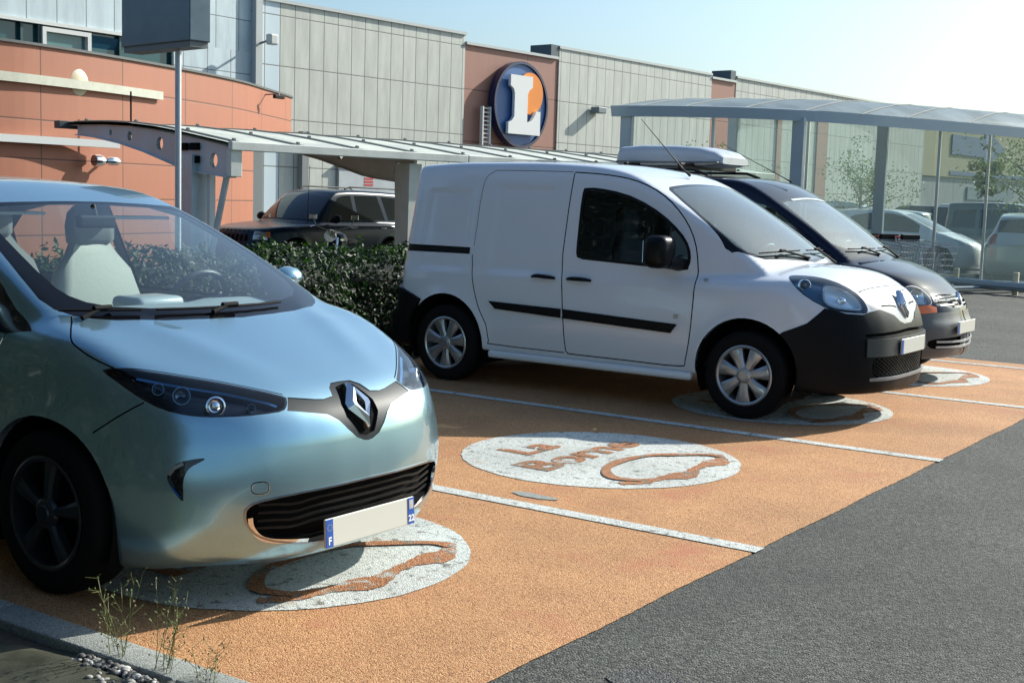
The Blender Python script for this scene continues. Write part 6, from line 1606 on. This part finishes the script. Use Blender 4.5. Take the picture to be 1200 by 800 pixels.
def beyond():
    # guard rail right of the navy car, lamp post, far store
    g = empty('guard_rail', (0, 0, 0), label='low pale guard rail on short posts between the road and the shelter, far right', cat='guard rail')
    A, B_ = Vector((-8.6, 26.2, 0)), Vector((-3.6, 24.2, 0)); d = (B_ - A)
    m = MB(); m.tube([tuple(A + Vector((0, 0, .16))), tuple(B_ + Vector((0, 0, .16)))], .09, 10); m.build('rail', mat('rail_blue_grey', (.32, .38, .42), .45, metal=.3), g, smooth=True)
    for k in range(5): p = A + d * (k / 4); m = MB(); m.rbox(p.x - .05, p.x + .05, p.y + .11, p.y + .2, -.01, .42, .01); m.build('rail_post', mat('rail_post_cream', (.5, .46, .33), .6), g)
    l = empty('lamp_post', (-8.6, 39.0, -.05), label='slim grey lamp post among the far cars behind the shelter glass', cat='lamp post')
    m = MB(); m.tube([(0, 0, 0), (0, 0, 4.6)], [.07, .05], 10); m.build('pole', mat('pole_dark', (.05, .07, .08), .4), l); m = MB(); m.tube([(0, 0, 4.6), (.5, -.2, 4.75)], .03, 8); m.build('arm', mat('pole_dark'), l); m = MB(); m.rbox(.4, .85, -.35, -.1, 4.7, 4.8, .03); m.build('lamp_head', GREYPL, l)
    s = empty('distant_store', (0, 0, 0), label='distant store with a yellow band and blue arrow sign, seen through the dusty glass', cat='building')
    dm = panel_mat('store_panels', (.34, .36, .34), 3.0, [1.6, 3.6], var=.04, line=.04)
    facade('wall', [(-24.9, 73), (-21.4, 102)], -.2, 7.3, dm, s)
    ym = mat('store_yellow', (.40, .36, .20), .6, var=.08, vscale=1); bm_ = mat('store_blue', (.09, .15, .27), .5)
    dv = Vector((3.5, 29, 0)).normalized(); nv = Vector((dv.y, -dv.x, 0)); Mx = Matrix(((dv.x, 0, nv.x, -24.9), (dv.y, 0, nv.y, 73), (0, 1, 0, 0), (0, 0, 0, 1)))
    m = MB(); m.box(3.5, 28.9, 3.6, 7.0, .0, .12, Mx); m.build('yellow_band', ym, s)
    m = MB(); m.box(.2, 2.9, 1.2, 6.9, .0, .14, Mx); m.build('dark_bay', mat('bay_slate', (.20, .26, .29), .6), s)
    m = MB(); m.prism([(8.0, 5.0), (13.0, 5.0), (13.0, 4.3), (16.5, 5.6), (13.0, 6.9), (13.0, 6.2), (8.0, 6.2)], .06, Mx, .13); m.build('blue_arrow', bm_, s)
    m = MB(); m.box(8, 26, 3.75, 4.0, .13, .16, Mx); m.build('blue_stripe', bm_, s)
    m = MB(); m.prism([(11, 2.3), (17, 2.3), (17, 2.0), (19, 2.7), (17, 3.4), (17, 3.1), (11, 3.1)], .06, Mx, .02); m.build('small_sign', mat('bay_slate'), s)
    tree(-17.5, 37.0, 3.9, 1.3, 'small thin-crowned tree behind the left shelter glass', 11, n=1500, leaf=.085, col=(.08, .11, .05), trunk=.06)
    tree(-12.5, 34.5, 4.0, 1.3, 'small tree seen between the two front shelter posts', 12, n=1900, leaf=.085, col=(.08, .11, .05), trunk=.06)
    tree(-7.6, 33.5, 4.2, 1.7, 'wider spreading tree behind the trolleys, right of the rear post', 13, n=2600, leaf=.09, col=(.08, .11, .04), trunk=.07)
    tree(-15.2, 57.0, 6.1, .7, 'treetop showing above the shelter roof against the sky', 14, n=700, leaf=.22, col=(.09, .10, .03), trunk=.05)
    # unseen trees added behind the viewpoint to darken what the near car sides reflect
    for i, (x, y, h) in enumerate(((-13, -2.5, 6.5), (-8.5, -4.5, 7.5), (-3.5, -6.0, 7.0), (-17.5, 1.5, 6.5), (2.5, -9, 7.5))):
        tree(x, y, h, 2.6, ('unseen broad leafy tree added behind the viewpoint to darken reflections, %s' % ('over the first bay', 'nearest', 'to the right', 'furthest left', 'furthest right')[i]), 20 + i, leaf=.26, n=3200, base=-.05, group='unseen trees added behind the viewpoint', trunk=.14, col=(.035, .06, .02))

def light_blocking_hedge():
    """unseen tall hedge, added left of the viewpoint to keep sky light off the near flank"""
    rng = random.Random(77); r = empty('unseen_shade_hedge', (-14.2, .35, 0), R(0), label='unseen tall evergreen hedge added beside the first bay to block sky light', cat='hedge')
    m = MB()
    for i in range(19000):
        x = rng.uniform(0, 11.9); u = rng.random(); z = rng.uniform(0, 5.8 + .3 * math.sin(x * 2.1)); y = .55 + rng.gauss(0, .07) if u < .85 else rng.uniform(-.5, .55)
        if u >= .85: z = 5.8 + rng.gauss(0, .15)
        m.cur = rng.choice((0, 0, 1)); leaf_quads(m, rng, (x, y, z), .17, .2)
    m.build('foliage', [leafmat('screen_leaf', (.009, .016, .006), .1, .5), leafmat('screen_leaf_light', (.014, .025, .009), .1, .5)], r)
    c = MB(); c.rbox(.1, 11.8, -.4, .42, 0, 5.6, .15); c.build('dark_core', mat('hedge_core_dark'), r)  # solid core, added so no sky shows through the leaves

build_van(); build_round_van(); build_hatch()
ground()
buildings(); sign_box(); canopy(); shelter(); trolleys(); far_cars(); motorcycle(); beyond()
hedge(2.8, 16.5, -9.35, -7.75, .97, 'clipped glossy laurel hedge behind the parked cars', 5, 60000)
light_blocking_hedge()
weed(-3.30, 2.60, .33, 8, (.02, -.03), 'left clump of dry weed by the kerb, nearest the shaded end', 1)
weed(-3.10, 2.60, .36, 9, (.06, .02), 'middle clump of dry weed, densest, over the kerb', 2)
weed(-2.90, 2.60, .18, 4, (.05, .0), 'right sparse clump of dry weed near the lower edge of the photo', 3)

# ---------------------------------------------------------------- camera, light, world
def camera():
    yaw, pitch, roll, f, h = -.6059, .1101, .0298, 1516.52, 1.5258
    cy, sy, cp, sp = math.cos(yaw), math.sin(yaw), math.cos(pitch), math.sin(pitch)
    fwd = Vector((sy * cp, cy * cp, -sp)); right = Vector((cy, -sy, 0)); up = right.cross(fwd)
    cr, sr = math.cos(roll), math.sin(roll)
    r2 = cr * right + sr * up; u2 = -sr * right + cr * up
    c = bpy.data.cameras.new('camera'); o = bpy.data.objects.new('camera', c); COL.objects.link(o)
    M = Matrix((r2, u2, -fwd)).transposed().to_4x4(); M.translation = Vector((0, 0, h)); o.matrix_world = M
    c.sensor_fit = 'HORIZONTAL'; c.sensor_width = 36; c.lens = f / 1200 * 36; c.clip_start = .05; c.clip_end = 3000
    sc.camera = o; return o
cam = camera()
SUN = Vector((.55, 1.60, 1.0)).normalized()
l = bpy.data.lights.new('sun', 'SUN'); l.energy = 4.8; l.angle = R(.55); l.color = (1, .97, .88)
so = bpy.data.objects.new('sun', l); COL.objects.link(so); so.rotation_euler = SUN.to_track_quat('Z', 'Y').to_euler()
w = bpy.data.worlds.new('World'); sc.world = w; w.use_nodes = True; nt = w.node_tree; bg = nt.nodes['Background']
sky = nt.nodes.new('ShaderNodeTexSky'); sky.sky_type = 'NISHITA'; sky.sun_disc = False
sky.sun_elevation = math.asin(SUN.z); sky.sun_rotation = math.atan2(SUN.x, SUN.y); sky.altitude = 50; sky.dust_density = 2.6; sky.air_density = 1.1; sky.ozone_density = 1.0
tint = nt.nodes.new('ShaderNodeVectorMath'); tint.operation = 'MULTIPLY'; tint.inputs[1].default_value = (.84, 1.04, 1.20)
nt.links.new(sky.outputs[0], tint.inputs[0]); nt.links.new(tint.outputs['Vector'], bg.inputs['Color']); bg.inputs['Strength'].default_value = .09
sc.view_settings.view_transform = 'Standard'; sc.view_settings.look = 'None'; sc.view_settings.exposure = .64; sc.view_settings.gamma = 1
sc.render.engine = 'CYCLES'; sc.cycles.max_bounces = 8; sc.cycles.transparent_max_bounces = 16
